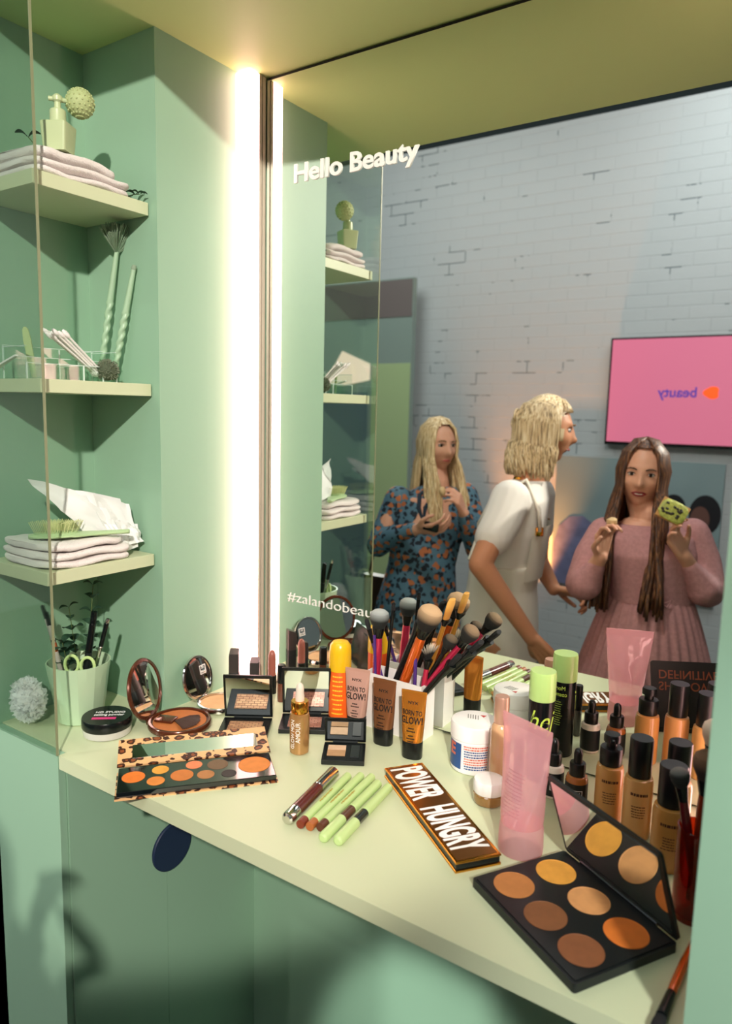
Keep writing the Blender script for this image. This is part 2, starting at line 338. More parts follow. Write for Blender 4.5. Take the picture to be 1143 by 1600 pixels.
# orange floor uplight
t = thing('floor_uplight', 'small orange-glowing uplight standing on the floor against the brick wall', 'lamp', (-.60, -3.36, FZ))
g = G(); g.lathe([(.06, 0), (.06, .012), (.03, .02), (.028, .14), (.045, .16), (.05, .26), (.047, .26), (.04, .17), (0, .165)], 28); g.obj('housing', BLACKM, t)
g = G(); g.lathe([(.038, .19), (.038, .2), (0, .205)], 24); g.obj('bulb', mat('orange_bulb', 'ff8a30', .4, emit=(255, 120, 40), es=12), t)
lamp('SPOT', 'uplight_beam', (-.60, -3.36, FZ+.28), (-.62, WY+.02, .6), 300, (1, .34, .09), .02, spot_size=.9, spot_blend=.9)
# ================================================================ things on the counter
def radial(r, n=40): return [(r*math.cos(2*PI*k/n), r*math.sin(2*PI*k/n)) for k in range(n)]
def rrect(w, h, r, n=5, x0=0, y0=0):
    out = []
    for sx, sy, a0 in ((1, 1, 0), (-1, 1, PI/2), (-1, -1, PI), (1, -1, 3*PI/2)):
        for i in range(n+1):
            a = a0+PI/2*i/n; out.append((x0+sx*(w/2-r)+r*math.cos(a), y0+sy*(h/2-r)+r*math.sin(a)))
    return out
def frame(g, w, h, b, z0, z1, mt=None, x0=0, y0=0):
    g.box((x0, y0+h/2-b/2, (z0+z1)/2), (w, b, z1-z0), mt); g.box((x0, y0-h/2+b/2, (z0+z1)/2), (w, b, z1-z0), mt)
    g.box((x0-w/2+b/2, y0, (z0+z1)/2), (b, h-2*b, z1-z0), mt); g.box((x0+w/2-b/2, y0, (z0+z1)/2), (b, h-2*b, z1-z0), mt)
def pan_mat(name, col): return mat(name, col, .65, bump=.15, bs=900, var=.06, vs=60)
def leaf_mat():
    m = bpy.data.materials.new('leopard_print'); m.use_nodes = True; nt = m.node_tree; n = nt.nodes; L = nt.links; b = n['Principled BSDF']
    tc = n.new('ShaderNodeTexCoord'); vo = n.new('ShaderNodeTexVoronoi'); vo.inputs['Scale'].default_value = 55; vo.inputs['Randomness'].default_value = .9
    nz = n.new('ShaderNodeTexNoise'); nz.inputs['Scale'].default_value = 90; L.new(tc.outputs['Object'], nz.inputs['Vector'])
    mx = n.new('ShaderNodeMixRGB'); mx.inputs[0].default_value = .012; L.new(tc.outputs['Object'], mx.inputs[1]); L.new(nz.outputs['Color'], mx.inputs[2]); L.new(mx.outputs[0], vo.inputs['Vector'])
    r = n.new('ShaderNodeValToRGB'); r.color_ramp.interpolation = 'CONSTANT'; e = r.color_ramp.elements
    e[0].position = 0; e[0].color = (*srgb('8a4a24'), 1); e[1].position = .25; e[1].color = (*srgb('3a1a0e'), 1)
    q = e.new(.46); q.color = (*srgb('e2b27c'), 1)
    L.new(vo.outputs['Distance'], r.inputs[0]); L.new(r.outputs[0], b.inputs['Base Color']); b.inputs['Roughness'].default_value = .45; return m
LEOP = leaf_mat()
def weave_mat(name, c1, c2):
    m = bpy.data.materials.new(name); m.use_nodes = True; nt = m.node_tree; n = nt.nodes; L = nt.links; b = n['Principled BSDF']
    tc = n.new('ShaderNodeTexCoord'); br = n.new('ShaderNodeTexBrick'); br.inputs['Scale'].default_value = 1; br.inputs['Brick Width'].default_value = .013; br.inputs['Row Height'].default_value = .0065
    br.inputs['Mortar Size'].default_value = .0006; br.inputs['Color1'].default_value = (*srgb(c1), 1); br.inputs['Color2'].default_value = (*srgb(c2), 1); br.inputs['Mortar'].default_value = (*srgb('6c4030'), 1)
    L.new(tc.outputs['Object'], br.inputs['Vector']); L.new(br.outputs['Color'], b.inputs['Base Color'])
    bp = n.new('ShaderNodeBump'); bp.inputs['Strength'].default_value = .6; bp.inputs['Distance'].default_value = .001; bp.invert = True; L.new(br.outputs['Fac'], bp.inputs['Height']); L.new(bp.outputs[0], b.inputs['Normal'])
    b.inputs['Roughness'].default_value = .35; b.inputs['Metallic'].default_value = .3; return m
# --- 6-pan contour palette in the foreground
t = thing('contour_palette', 'large open black palette with six round tan, brown and orange pans and a mirrored lid', 'make-up palette', (.883, -.318, 0), math.atan2(-.105, .178)); # hinge mid-line raised at local y=+.083
t.location = (.921, -.389, 0)
g = G(); g.prism(rrect(.207, .162, .004), .0, .012); g.obj('base', BLACKM, t, ang=.5)
g = G(); g.prism(rrect(.200, .152, .003, y0=-.001), .012, .0136)
g.obj('pan_tray', mat('black_tray', '0f1415', .38), t, ang=.5)
cols = [('caramel', 'c07c42'), ('ochre', 'e4a040'), ('cocoa', '80502e'), ('peach', 'd89a60'), ('chestnut', '84502f'), ('orange', 'd87428')]
k = 0
for ix in range(3):
    for iy in (-1, 1):
        nm, cc = cols[k]; k += 1
        g = G(); x = (-.066, 0, .066)[ix]; y = (-.038, .034)[0 if iy < 0 else 1]
        g.lathe([(.0275, .0137), (.0275, .0144), (.0262, .0147), (.0258, .0142), (0, .0142)], 44, (x, y, 0)); g.obj('pan', pan_mat(nm+'_powder', cc), t, label=nm+' pressed powder pan')
# lid in its own hinge frame: z up along lid, y = away
LM = M.Translation((0, .083, .012)) @ M.Rotation(math.radians(19), 4, 'X')
g = G(); lidp = rrect(.205, .135, .006, x0=0, y0=.0675)
RX = M.Rotation(PI/2, 4, 'X')   # xy -> xz
g.prism(lidp, -.0045, 0, mt=LM @ RX); lid = g.obj('lid', BLACKM, t, ang=.5)
g = G(); g.prism(rrect(.193, .121, .003, y0=.068), 0.0001, .0012, mt=LM @ RX); g.obj('mirror', MIRROR, lid, ang=.5)
g = G(); g.tube([(-.07, .0835, .0135), (.07, .0835, .0135)], .0035, 12); g.obj('hinge', mat('dark_chrome', '8a8c92', .15, metal=1), t)
rows = ['DEFINITIVE', 'SHADOW']
for i, tx in enumerate(rows):
    me = text_mesh(tx, .0175, bold=.01, sx=1.0, ext=.0002, align='LEFT')
    link('lettering', xf(me, LM @ M.Translation((-.088, .0048, .116-i*.024)) @ M.Rotation(PI, 4, 'Z') @ UPR @ M.Rotation(PI, 4, 'Z')), mat('copper_print', '8a4a30', .5), lid)
# --- POWER HUNGRY palette
t = thing('slim_palette', 'closed slim gold and bronze palette with white block lettering', 'make-up palette', (.667, -.281, 0), math.radians(-36.8))
g = G(); g.box((0, 0, .002), (.288, .0735, .004), bev=.0008); g.box((0, 0, .0156), (.288, .0735, .0034), bev=.0008); g.obj('gold_shell', GOLD, t, smooth=False, label='gold rims')
g = G(); g.box((0, 0, .009), (.284, .070, .0105)); g.obj('black_side', BLACK, t, smooth=False, label='black middle band')
g = G(); g.box((0, 0, .01745), (.278, .064, .0005)); g.obj('top_panel', mat('bronze_foil', '8a5c2c', .28, metal=.85), t, smooth=False, label='bronze foil panel')
flat_text('lettering', 'POWER', .056, INKW, t, (-.134, -.028, .0179), bold=.045, sx=.385, align='LEFT', ext=.0003)
flat_text('lettering', 'HUNGRY', .056, INKW, t, (-.002, -.028, .0179), bold=.045, sx=.37, align='LEFT', ext=.0003)
# --- leopard palette
t = thing('leopard_palette', 'open leopard-print palette with nine orange and brown pans and a slim mirror', 'make-up palette', (.2325, -.396, 0), math.radians(50))
g = G(); g.box((0, -.046, .0012), (.272, .094, .0024)); g.obj('base_board', LEOP, t, smooth=False)
g = G(); g.box((0, -.0455, .0074), (.266, .086, .010), bev=.001); b_ = g.obj('tray', mat('glossy_black', '0b1012', .08, coat=1), t, smooth=False)
for x, y, r, nm, cc in ((-.107, -.040, .0195, 'bright_orange', 'e07828'), (-.062, -.024, .0145, 'golden', 'e0a040'), (-.070, -.062, .0150, 'amber', 'd8863a'), (-.026, -.052, .0195, 'burnt_orange', 'c87838'),
                      (-.004, -.019, .0145, 'coral', 'e08458'), (.014, -.059, .0150, 'tan', 'b07848'), (.037, -.027, .0185, 'taupe', '745c44'), (.0535, -.064, .0130, 'charcoal_shade', '3c3634')):
    g = G(); g.lathe([(r, .0120), (r, .0129), (r-.001, .0132), (r-.0014, .0127), (0, .0127)], 36, (x, y, 0)); g.obj('pan', pan_mat(nm+'_powder', cc), t, label=nm.replace('_', ' ')+' shadow pan')
g = G(); g.lathe([(.0285, .0122), (.0285, .0131), (.027, .0135), (.0265, .0128), (0, .0128)], 48, (.1005, -.042, 0)); g.obj('pan', pan_mat('large_orange_powder', 'd8843e'), t, label='large orange blusher pan')
LL = M.Translation((0, .002, .012)) @ M.Rotation(math.radians(9), 4, 'X')
g = G(); g.box((0, .041, 0), (.272, .080, .0035), LL); lid = g.obj('lid', LEOP, t, smooth=False)
g = G(); g.box((.002, .040, .0021), (.226, .040, .0008), LL); g.obj('mirror', MIRROR, lid, smooth=False)
# --- open square compacts with mirror lids
def compact(name, label, loc, rz, w, dep, lh, lean, pans, group=None, th=.010, flap=None):
    t = thing(name, label, 'compact', (*loc, 0), rz, group)
    g = G(); g.box((0, -dep/2, th/2), (w, dep, th), bev=.0012); g.obj('base', BLACK, t, smooth=False)
    for (x, y, pw, ph, m, lb) in pans:
        g = G(); g.box((0, 0, 0), (pw, ph, .0014)); g.obj('powder', m, t, loc=(x, y, th+.0004), smooth=False, label=lb)
    lm = M.Translation((0, .003, th)) @ M.Rotation(-math.radians(lean), 4, 'X')
    g = G(); g.box((0, .0025, lh/2), (w, .005, lh), lm, bev=.001); lid = g.obj('lid', BLACK, t, smooth=False)
    g = G(); g.box((0, -.0004, lh/2), (w-.010, .0008, lh-.012), lm); g.obj('mirror', MIRROR, lid, smooth=False)
    g = G(); g.tube([(-w*.3, .002, th), (w*.3, .002, th)], .0022, 10); g.obj('hinge', BLACKM, t)
    return t
compact('shimmer_compact', 'open black mirrored compact with golden basketweave powder, left of the gold dropper bottle', (.178, -.200), math.radians(34), .100, .08, .098, -11,
        [(0, -.042, .068, .042, weave_mat('golden_weave', 'd8aa80', 'b88460'), 'golden basketweave powder')])
compact('shimmer_compact', 'open black mirrored compact with rosy basketweave powder, behind the gold dropper bottle', (.262, -.112), math.radians(34), .102, .078, .106, -9,
        [(0, -.042, .068, .046, weave_mat('rosy_weave', 'd09c88', 'a86a58'), 'rosy basketweave powder')])
t = compact('duo_compact', 'small open black compact with two beige blocks in front of the tubes', (.406, -.172), math.radians(32), .080, .074, .052, -12,
        [(-.014, -.024, .034, .018, pan_mat('pale_beige', 'd4b090'), 'pale beige block'), (-.014, -.046, .034, .022, pan_mat('tan_beige', 'b48c64'), 'tan block'), (.021, -.036, .016, .046, mat('applicator_well', '22292a', .3), 'applicator well')])
# --- round bronzer compact
def round_compact(name, label, loc, rz, r, m, powder, pl, lean, lidz, brush=True, sx=1.0, logo=False):
    t = thing(name, label, 'compact', (*loc, 0), rz)
    g = G(); g.lathe([(r*.86, 0), (r, .006), (r, .013), (r*.97, .016), (r*.9, .0165), (r*.885, .012), (0, .0115)], 56); g.obj('base', m, t)
    g = G(); g.lathe([(r*.84, .0122), (r*.83, .0134), (0, .0142)], 48); g.obj('powder', powder, t, label=pl)
    lm = M.Translation((-r*1.0, 0, .010)) @ M.Rotation(-math.radians(lean), 4, 'Y') @ M.Rotation(PI/2, 4, 'Y') @ M.Translation((-r, 0, 0))
    g = G(); g.lathe([(0, -.007), (r*.8, -.0065), (r*.97, -.003), (r, 0), (r*.97, .003), (r*.88, .0032), (r*.87, .0), (0, .0)], 56, mt=lm); lid = g.obj('lid', m, t)
    g = G(); g.lathe([(r*.865, .0003), (r*.86, .001), (0, .001)], 56, mt=lm); g.obj('mirror', MIRROR, lid)
    g = G(); g.box((-r*1.0, 0, .008), (.008, r*.5, .012), bev=.002); g.obj('hinge', m, t)
    if logo:
        g = G(); frame(g, .020, .020, .0016, .0012, .0016, mt=lm @ M.Translation((-r*.25, r*.42, 0)) @ M.Rotation(PI/2, 4, 'Z')); lg = [g.mesh('a')]
        for tx, yy in (('3 I', .002), ('N A', -.007)): lg.append(xf(text_mesh(tx, .0055, bold=.02, ext=.0002), lm @ M.Translation((-r*.25, r*.42, .0013)) @ M.Rotation(PI/2, 4, 'Z') @ M.Translation((0, yy, 0))))
        link('logo', join(lg), INKW, lid, label='square white logo')
    return t
BRONZE = mat('bronze_plastic', '5a2c18', .22, metal=.35, coat=.5)
t = round_compact('bronzer_compact', 'open round brown bronzer compact with a fan of brush bristles inside', (.082, -.300), math.radians(22), .0635, BRONZE, pan_mat('bronzer_powder', 'b46a34'), 'bronze powder', 12, 0)
g = G()
for i in range(46):
    a = math.radians(-46+92*i/45); L = .050+random.uniform(-.002, .002)
    g.tube([(-.006, -.008+.002*math.sin(a), .0155), (-.006+L*math.cos(a)*.6, -.008+L*.62*math.sin(a), .0185), (-.006+L*math.cos(a), -.008+L*math.sin(a), .0165)], [.0012, .0014, .0005], 5)
g.obj('brush_bristles', mat('brown_bristle', '3c2318', .6), t, label='dark brown fanned bristles')
g = G(); g.box((-.026, -.008, .0165), (.040, .030, .006), bev=.0028); g.obj('brush_handle', BRONZE, t)
round_compact('silver_compact', 'open round silver compact with beige powder and a square logo on its mirror', (.078, -.184), math.radians(9), .049, SILVER, pan_mat('beige_powder', 'dcac7c'), 'beige powder', 12, 0, logo=True)
# --- powder jar
t = thing('powder_jar', 'low round loose powder jar with black lid and pink band, beside the mint pot', 'powder jar', (-.012, -.404, 0), math.radians(40))
g = G(); g.lathe([(.042, 0), (.0455, .002), (.0465, .010), (.0465, .0155), (0, .0155)], 56); g.obj('jar', mat('frosted_powder_jar', 'c8c6be', .2, coat=.6), t)
g = G(); g.lathe([(.0472, .016), (.0482, .018), (.0482, .033), (.0468, .036), (0, .036)], 56); g.obj('lid', BLACK, t)
flat_text('lettering', 'HD STUDIO', .0080, INKW, t, (.004, .010, .0361), sx=.95, bold=.02)
flat_text('lettering', 'setting powder', .0078, INKW, t, (.004, -.002, .0361), sx=.85, bold=.035)
g = G(); g.box((-.002, -.0155, .0362), (.046, .009, .0005)); g.obj('pink_band', mat('hot_pink', 'dc3c80', .5), t, smooth=False)
# --- dropper bottle
AMBER = mat('gold_liquid', 'b88a54', .22, metal=.45, coat=.8, var=.06, vs=30)
t = thing('dropper_bottle', 'gold glitter dropper bottle with golden collar and white bulb', 'dropper bottle', (.347, -.240, 0), math.radians(28))
g = G(); g.lathe([(.0155, 0), (.0185, .003), (.0190, .012), (.0190, .072), (.0175, .079), (.0105, .083), (0, .083)], 44); g.obj('bottle', AMBER, t)
g = G(); g.lathe([(.0163, .081), (.0168, .083), (.0168, .1015), (.0160, .103), (0, .103)], 44); g.obj('collar', GOLD, t)
g = G(); g.lathe([(.0085, .103), (.0085, .113), (.0075, .120), (.0077, .126), (.0065, .133), (.003, .137), (0, .138)], 32); g.obj('bulb', mat('cream_rubber', 'e6d8c8', .45), t)
wrap_text('lettering', 'GLOW MON', .0078, INKW, t, .0190, .042, a0=-.35, vert=True, bold=.0, sx=.9)
wrap_text('lettering', 'AMOUR', .0088, INKW, t, .0190, .046, a0=.25, vert=True, bold=.0, sx=.9)
# --- yellow / orange bottle
t = thing('spray_bottle', 'orange bottle with a rounded yellow cap beside the white brush holder', 'bottle', (.318, -.072, 0), .4)
g = G(); g.lathe([(.020, 0), (.0225, .003), (.0225, .108), (.020, .112), (0, .112)], 40); g.obj('bottle', mat('orange_plastic', 'f0641e', .3), t)
g = G(); g.lathe([(.0232, .109), (.0238, .112), (.0232, .150), (.0215, .163), (.016, .170), (.006, .173), (0, .1732)], 40); g.obj('cap', mat('yellow_translucent', 'f4c01c', .25, coat=.4), t)
wrap_lines('small_print', mat('yellow_ink', 'f6cf3a', .5), t, .0226, .098, 9, .010, .026, th=.003)
# --- squeeze tubes
def squeeze(name, label, loc, rz, m, cap, w, h, ch, r, group=None, ink=INKB, txt=True, lean=0):
    t = thing(name, label, 'tube', (*loc, 0), rz, group)
    g = G(); n = 40
    def sq(a, e): c, s_ = math.cos(a), math.sin(a); return math.copysign(abs(c)**e, c), math.copysign(abs(s_)**e, s_)
    def ring(hw, hd, z, e=.8): return [(hw*sq(2*PI*k/n, e)[0], hd*sq(2*PI*k/n, e)[1], z) for k in range(n)]
    rings = []
    for i in range(15):
        u = i/14; z = ch+(h-ch-.006)*u; hw = r+(w/2-r)*u**.8; hd = r*.72*(1-u**1.6)+.0012
        rings.append(ring(hw, hd, z))
    rings.append(ring(w/2, .0012, h-.006)); rings.append(ring(w/2+.0003, .0011, h-.0055)); rings.append(ring(w/2, .0011, h))
    g.loft(rings); g.obj('tube', m, t, ang=.9)
    g = G(); g.loft([ring(r*.97, r*.70, 0), ring(r*1.02, r*.74, .002), ring(r*1.03, r*.76, ch-.002), ring(r*1.0, r*.73, ch-.0001)]); g.obj('cap', cap, t, ang=.5)
    if txt:
        def surf(x, z):
            u = max(0, min(1, (z-ch)/(h-ch-.006))); hd = r*.72*(1-u**1.6)+.0012; hw = r+(w/2-r)*u**.8
            q = max(0, 1-abs(x/hw)**2.5)**.4; return -(hd*q)-.0002
        def place(nm, me, x, z, k):
            for v in me.vertices: X, Z = v.co.x+x, v.co.y+z; v.co = (X, surf(X, Z)-v.co.z-.0003, Z)
            link(nm, me, k, t)
        place('brand_lettering', text_mesh('NYX', .0050, bold=.03, sx=1.35, ext=.0001, res=2), 0, h-.0245, ink)
        place('lettering', text_mesh('BORN TO', .0092, bold=.028, sx=.66, ext=.0001, res=2), 0, h-.045, ink)
        place('lettering', text_mesh('GLOW!', .0130, bold=.03, sx=.68, ext=.0001, res=2), 0, h-.061, ink)
        g = G()
        for i, ww in enumerate((.011, .017, .010, .016, .012)):
            z = h-.071-i*.0055-(.003 if i > 1 else 0); x = -ww/2
            while x < ww/2:
                x2 = min(x+random.uniform(.0012, .002), ww/2)
                g._add([(x, surf(x, z)-.0003, z), (x2, surf(x2, z)-.0003, z), (x2, surf(x2, z)-.0003, z+.0024), (x, surf(x, z)-.0003, z+.0024)], [(0, 1, 2, 3)]); x = x2+.0005
        g.obj('small_print', ink, t, smooth=False)
    return t
BLK = mat('soft_black_cap', '101314', .3)
squeeze('highlighter_tube', 'pale pink squeeze tube with black lettering, leftmost of three alike', (.381, -.098), math.radians(14), mat('pearl_pink_foil', 'd8a898', .3, metal=.35), BLK, .053, .132, .034, .019, 'highlighter tubes by the brush holder')
squeeze('highlighter_tube', 'dark brown squeeze tube with black lettering, between the pink and the gold one', (.455, -.112), math.radians(6), mat('brown_foil', '8a5838', .3, metal=.5), BLK, .050, .131, .034, .019, 'highlighter tubes by the brush holder')
squeeze('highlighter_tube', 'shiny golden orange squeeze tube with black lettering and black cap', (.530, -.127), math.radians(12), mat('gold_orange_foil', 'd08430', .26, metal=.65), BLK, .050, .131, .034, .019, 'highlighter tubes by the brush holder')
# --- pink tube
PINKT = clear('pink_translucent', (1, .84, .85), gloss=.10, rough=.08, dens=.38, body='ffc8d0')
t = thing('pink_gel_tube', 'translucent pink gel tube standing on its cap in front of the foundation bottles', 'tube', (.812, -.285, 0), math.radians(-20))
g = G(); n = 44; rings = []
def ring2(hw, hd, z, q=0): return [(hw*math.cos(2*PI*k/n), hd*math.sin(2*PI*k/n)+q*.0028*NZ.noise(V((math.cos(2*PI*k/n)*2.5, math.sin(2*PI*k/n), z*45))), z) for k in range(n)]
for i in range(19):
    u = i/18; z = .046+.142*u; hw = .0315+.0155*u; hd = .0300*(1-u**1.5)+.0013*(1+.5*math.sin(9*u))
    rings.append(ring2(hw, hd, z, min(1, u*2)*(1-u**6)))
rings.append(ring2(.0475, .0013, .190)); rings.append(ring2(.0475, .0013, .203)); g.loft(rings); g.obj('tube', PINKT, t, ang=.9)
g = G(); g.lathe([(.030, 0), (.033, .002), (.0335, .010), (.0325, .040), (.0305, .0455), (0, .0455)], 44); g.obj('cap', clear('pale_pink_cap', (1, .86, .86), gloss=.05, rough=.15, dens=.55, body='f6c4c6'), t)
g = G()
for i in range(13):
    z = .128-i*.0052; hw = .014+.003*random.random()
    u = (z-.046)/.142; hd = .0300*(1-u**1.5)+.0018; x = -hw
    while x < hw:
        x2 = x+random.uniform(.002, .004); f = lambda q: -hd*math.sqrt(max(0, 1-(q/.038)**2))-.0004
        g._add([(x, f(x), z), (x2, f(x2), z), (x2, f(x2), z+.0011), (x, f(x), z+.0011)], [(0, 1, 2, 3)]); x = x2+.001
g.obj('small_print', mat('rose_ink', 'b47882', .5), t, smooth=False)
# --- white balm jar and little jar
t = thing('balm_jar', 'white jar with a blue and red printed label and white lid', 'jar', (.640, -.093, 0), math.radians(25))
g = G(); g.lathe([(.036, 0), (.0405, .003), (.0415, .008), (.0415, .060), (.040, .062), (0, .062)], 56); g.obj('jar', WHITE, t)
g = G(); g.lathe([(.0415, .0625), (.0432, .0635), (.0432, .088), (.0415, .0915), (.034, .093), (0, .093)], 56); g.obj('lid', WHITE, t)
def band(g, r, a0, a1, z0, z1, n=24):
    for i in range(n):
        A = a0+(a1-a0)*i/n-PI/2; B = a0+(a1-a0)*(i+1)/n-PI/2
        g._add([(r*math.cos(A), r*math.sin(A), z0), (r*math.cos(B), r*math.sin(B), z0), (r*math.cos(B), r*math.sin(B), z1), (r*math.cos(A), r*math.sin(A), z1)], [(0, 1, 2, 3)])
g = G(); band(g, .0417, -1.55, -.55, .010, .058); g.obj('blue_label', mat('label_blue', '2c4f86', .4), t)
wrap_text('lettering', 'E', .022, mat('label_red', 'd06a58', .4), t, .0419, .034, a0=-1.05, bold=.04)
for i in range(10):
    wrap_lines('small_print', MATS['label_red'] if i in (0, 1, 5, 6, 7) else MATS['label_blue'], t, .0417, .054-i*.0046, 1, .004, .046, th=.0026, a0=.12, jit=.15)
g = G(); g._add([(.010, .018, .0932), (.022, .018, .0932), (.016, .008, .0932)], [(0, 1, 2)]); g.obj('red_mark', mat('red_mark', 'c03a34', .4), t, smooth=False, label='red triangle mark')
g = G()
for i in range(5): g.box((-.012+i*.0045, .010-.001*i, .0932), (.0014, .018, .0004))
g.obj('small_print', mat('grey_ink', '6c6864', .5), t, smooth=False)
t = thing('small_cream_jar', 'small amber glass cream jar with white lid, left of the pink tube', 'jar', (.716, -.190, 0), .5)
g = G(); g.lathe([(.018, 0), (.0245, .003), (.0262, .010), (.0255, .018), (.022, .022), (0, .022)], 44); g.obj('glass', mat('amber_glass', '8a6430', .08, coat=1), t)
g = G(); g.lathe([(.0250, .0205), (.0262, .0225), (.0262, .038), (.0245, .042), (.020, .0432), (0, .0435)], 44); g.obj('lid', WHITE, t)
# --- rose-capped bottle
t = thing('rose_cap_bottle', 'slim beige foundation bottle with a rose-gold cap behind the pink tube', 'bottle', (.703, -.120, 0), .4)
g = G(); g.lathe([(.0155, 0), (.0175, .003), (.0180, .012), (.0180, .098), (.0155, .108), (.0115, .113), (0, .113)], 40); g.obj('bottle', mat('beige_glass', 'c89a72', .15, coat=.8), t)
g = G(); g.lathe([(.0125, .113), (.0130, .115), (.0130, .158), (.012, .161), (0, .161)], 36); g.obj('cap', mat('rose_gold', 'd8a892', .28, metal=.6), t)
# --- dry-shampoo style can
LIME = mat('lime_cap', 'bce088', .25, coat=.3)
t = thing('spray_can', 'black spray can with a lime green cap and lime script lettering', 'spray can', (.752, -.058, 0), math.radians(22))
g = G(); g.lathe([(.021, 0), (.0225, .003), (.0225, .148), (.021, .152), (0, .152)], 44); g.obj('can', BLACK, t)
g = G(); g.lathe([(.0232, .149), (.0236, .151), (.0232, .196), (.0220, .2005), (0, .201)], 44); g.obj('cap', LIME, t)
LINK = mat('lime_ink', 'cbe85a', .45)
wrap_text('lettering', 'hej', .036, LINK, t, .0226, .098, a0=-.1, bold=-.004, shear=.35, sx=.8)
wrap_text('lettering', 'More', .0078, LINK, t, .0226, .134, a0=PI-.35, sx=.9)
wrap_text('lettering', 'cosmetics', .0078, LINK, t, .0226, .122, a0=PI-.1, sx=.9)
g = G(); g.prism([(.0042*1.0*(16*math.sin(a)**3)/16, .0042*(13*math.cos(a)-5*math.cos(2*a)-2*math.cos(3*a)-math.cos(4*a))/16) for a in [2*PI*k/30 for k in range(30)]], 0, .0004, mt=M.Rotation(PI+.38, 4, 'Z') @ M.Translation((0, -.0226, .137)) @ UPR); g.obj('heart', LINK, t)
wrap_lines('small_print', LINK, t, .0226, .110, 11, .0045, .030, th=.0012, a0=PI)
# --- dropper foundations with square logo
def ina(label, loc, rz, col, nm, bulb=.101):
    t = thing('dropper_foundation', label, 'dropper bottle', (*loc, 0), rz)
    g = G(); g.lathe([(.0155, 0), (.0178, .002), (.0182, .006), (.0182, .051), (.0165, .056), (.010, .059), (0, .059)], 40); g.obj('bottle', mat(nm, col, .15, coat=.8), t)
    g = G(); g.lathe([(.0184, .006), (.0185, .007), (.0185, .046), (.0184, .047)], 40); g.obj('black_label', BLACKM, t)
    g = G(); g.lathe([(.0128, .0565), (.0132, .058), (.0132, .077), (.0122, .079), (.0075, .0795), (.0070, .086), (.0074, .094), (.006, .100), (.003, .103), (0, .1035)], 32); g.obj('dropper_cap', BLK, t)
    g = G()
    r = .0187
    for (a0_, a1_, z0, z1) in ((-.42, .42, .036, .0372), (-.42, .42, .0175, .0187), (-.42, -.36, .0175, .0372), (.36, .42, .0175, .0372)): band(g, r, a0_, a1_, z0, z1, 10)
    lg = [g.mesh('a')]
    def wt(tx, h, z):
        me = text_mesh(tx, h, bold=.02, ext=.0001)
        for v in me.vertices:
            x, y, q = v.co; A = x/r-PI/2; v.co = ((r+q+.0001)*math.cos(A), (r+q+.0001)*math.sin(A), z+y)
        return me
    lg += [wt('3 I', .0055, .0288), wt('N A', .0055, .0205)]
    link('logo', join(lg), INKW, t, label='square white logo')
    return t
ina('black-labelled dropper bottle with white contents, half hidden by the pink tube', (.795, -.103), .50, 'e4dccc', 'white_makeup')
ina('black-labelled dropper bottle with orange-brown contents beside the foundation bottles', (.840, -.116), .42, 'b06a34', 'brown_makeup')
# --- foundation bottles
def found(label, loc, rz, col, nm, h, pump=False, r=.0212):
    t = thing('foundation_bottle', label, 'foundation bottle', (*loc, 0), rz, 'frosted foundation bottles')
    b = h*.62
    g = G(); g.lathe([(r*.9, 0), (r, .002), (r*1.02, .006), (r*1.02, b*.9), (r*.95, b*.97), (r*.72, b), (0, b)], 44); g.obj('bottle', mat(nm, col, .28, coat=.5), t)
    if pump:
        g = G(); g.lathe([(r*.80, b), (r*.83, b+.002), (r*.83, b+.026), (r*.78, b+.028), (r*.40, b+.0285), (r*.40, b+.037), (r*.62, b+.038), (r*.62, b+.047), (r*.55, b+.050), (0, b+.0505)], 36)
        g.box((.0, -r*.62, b+.043), (.007, r*.7, .007), bev=.002); g.obj('pump', BLK, t)
    else:
        g = G(); g.lathe([(r*.79, b), (r*.82, b+.002), (r*.82, h-.002), (r*.78, h), (0, h)], 40); g.obj('cap', BLK, t, ang=.5)
    g = G(); x = 0
    wrap_lines('brand_print', mat('brown_ink', '54301c', .5), t, r*1.02, b*.74, 1, .01, .026, th=.0045, jit=0)
    wrap_lines('small_print', MATS['brown_ink'], t, r*1.02, b*.56, 5, .0042, .022, th=.0015)
    return t
found('frosted tan foundation bottle with an uncovered black pump, nearest the dropper bottles', (.894, -.122), .3, 'cc9450', 'tan_makeup', .155, pump=True)
found('frosted foundation bottle with a tall black cap, standing between two others', (.943, -.140), .3, 'd4a060', 'peach_makeup', .160)
found('frosted darker foundation bottle nearest the right-hand green wall, in front of its twin', (1.001, -.196), .2, 'c08844', 'amber_makeup', .156, r=.0235)
found('frosted foundation bottle standing behind the darker one, near the mirror', (.995, -.120), .3, 'd8a862', 'sand_makeup', .160)
# --- lipsticks
def lipcase(label, loc, rz, h, w=.021):
    t = thing('lipstick', label, 'lipstick', (*loc, 0), rz)
    g = G(); a = w/2; n = rrect(w, w, .003, 3); 
    g.loft([[(x*1.0, y*1.0, 0) for x, y in n], [(x, y, h*.48) for x, y in n], [(x*.97, y*.97, h*.49) for x, y in n]]); g.obj('case', BLACKM, t, ang=.5)
    g = G(); g.loft([[(x, y, h*.492) for x, y in n], [(x*.98, y*.98, h*.9+y*.25) for x, y in n], [(x*.9, y*.9, h*.97+y*.35) for x, y in n]]); g.obj('cap', mat('dark_grey_cap', '3a3634', .3), t, ang=.5)
    return t
lipcase('closed dark square lipstick standing behind the left mirrored compact', (.040, -.100), .6, .100, .023)
lipcase('shorter closed dark square lipstick standing in front of the light column', (.090, -.086), .6, .086, .022)
t = thing('lipstick', 'uncapped lipstick with a rounded rosy brown bullet next to the light column', 'lipstick', (.112, -.052, 0), 0)
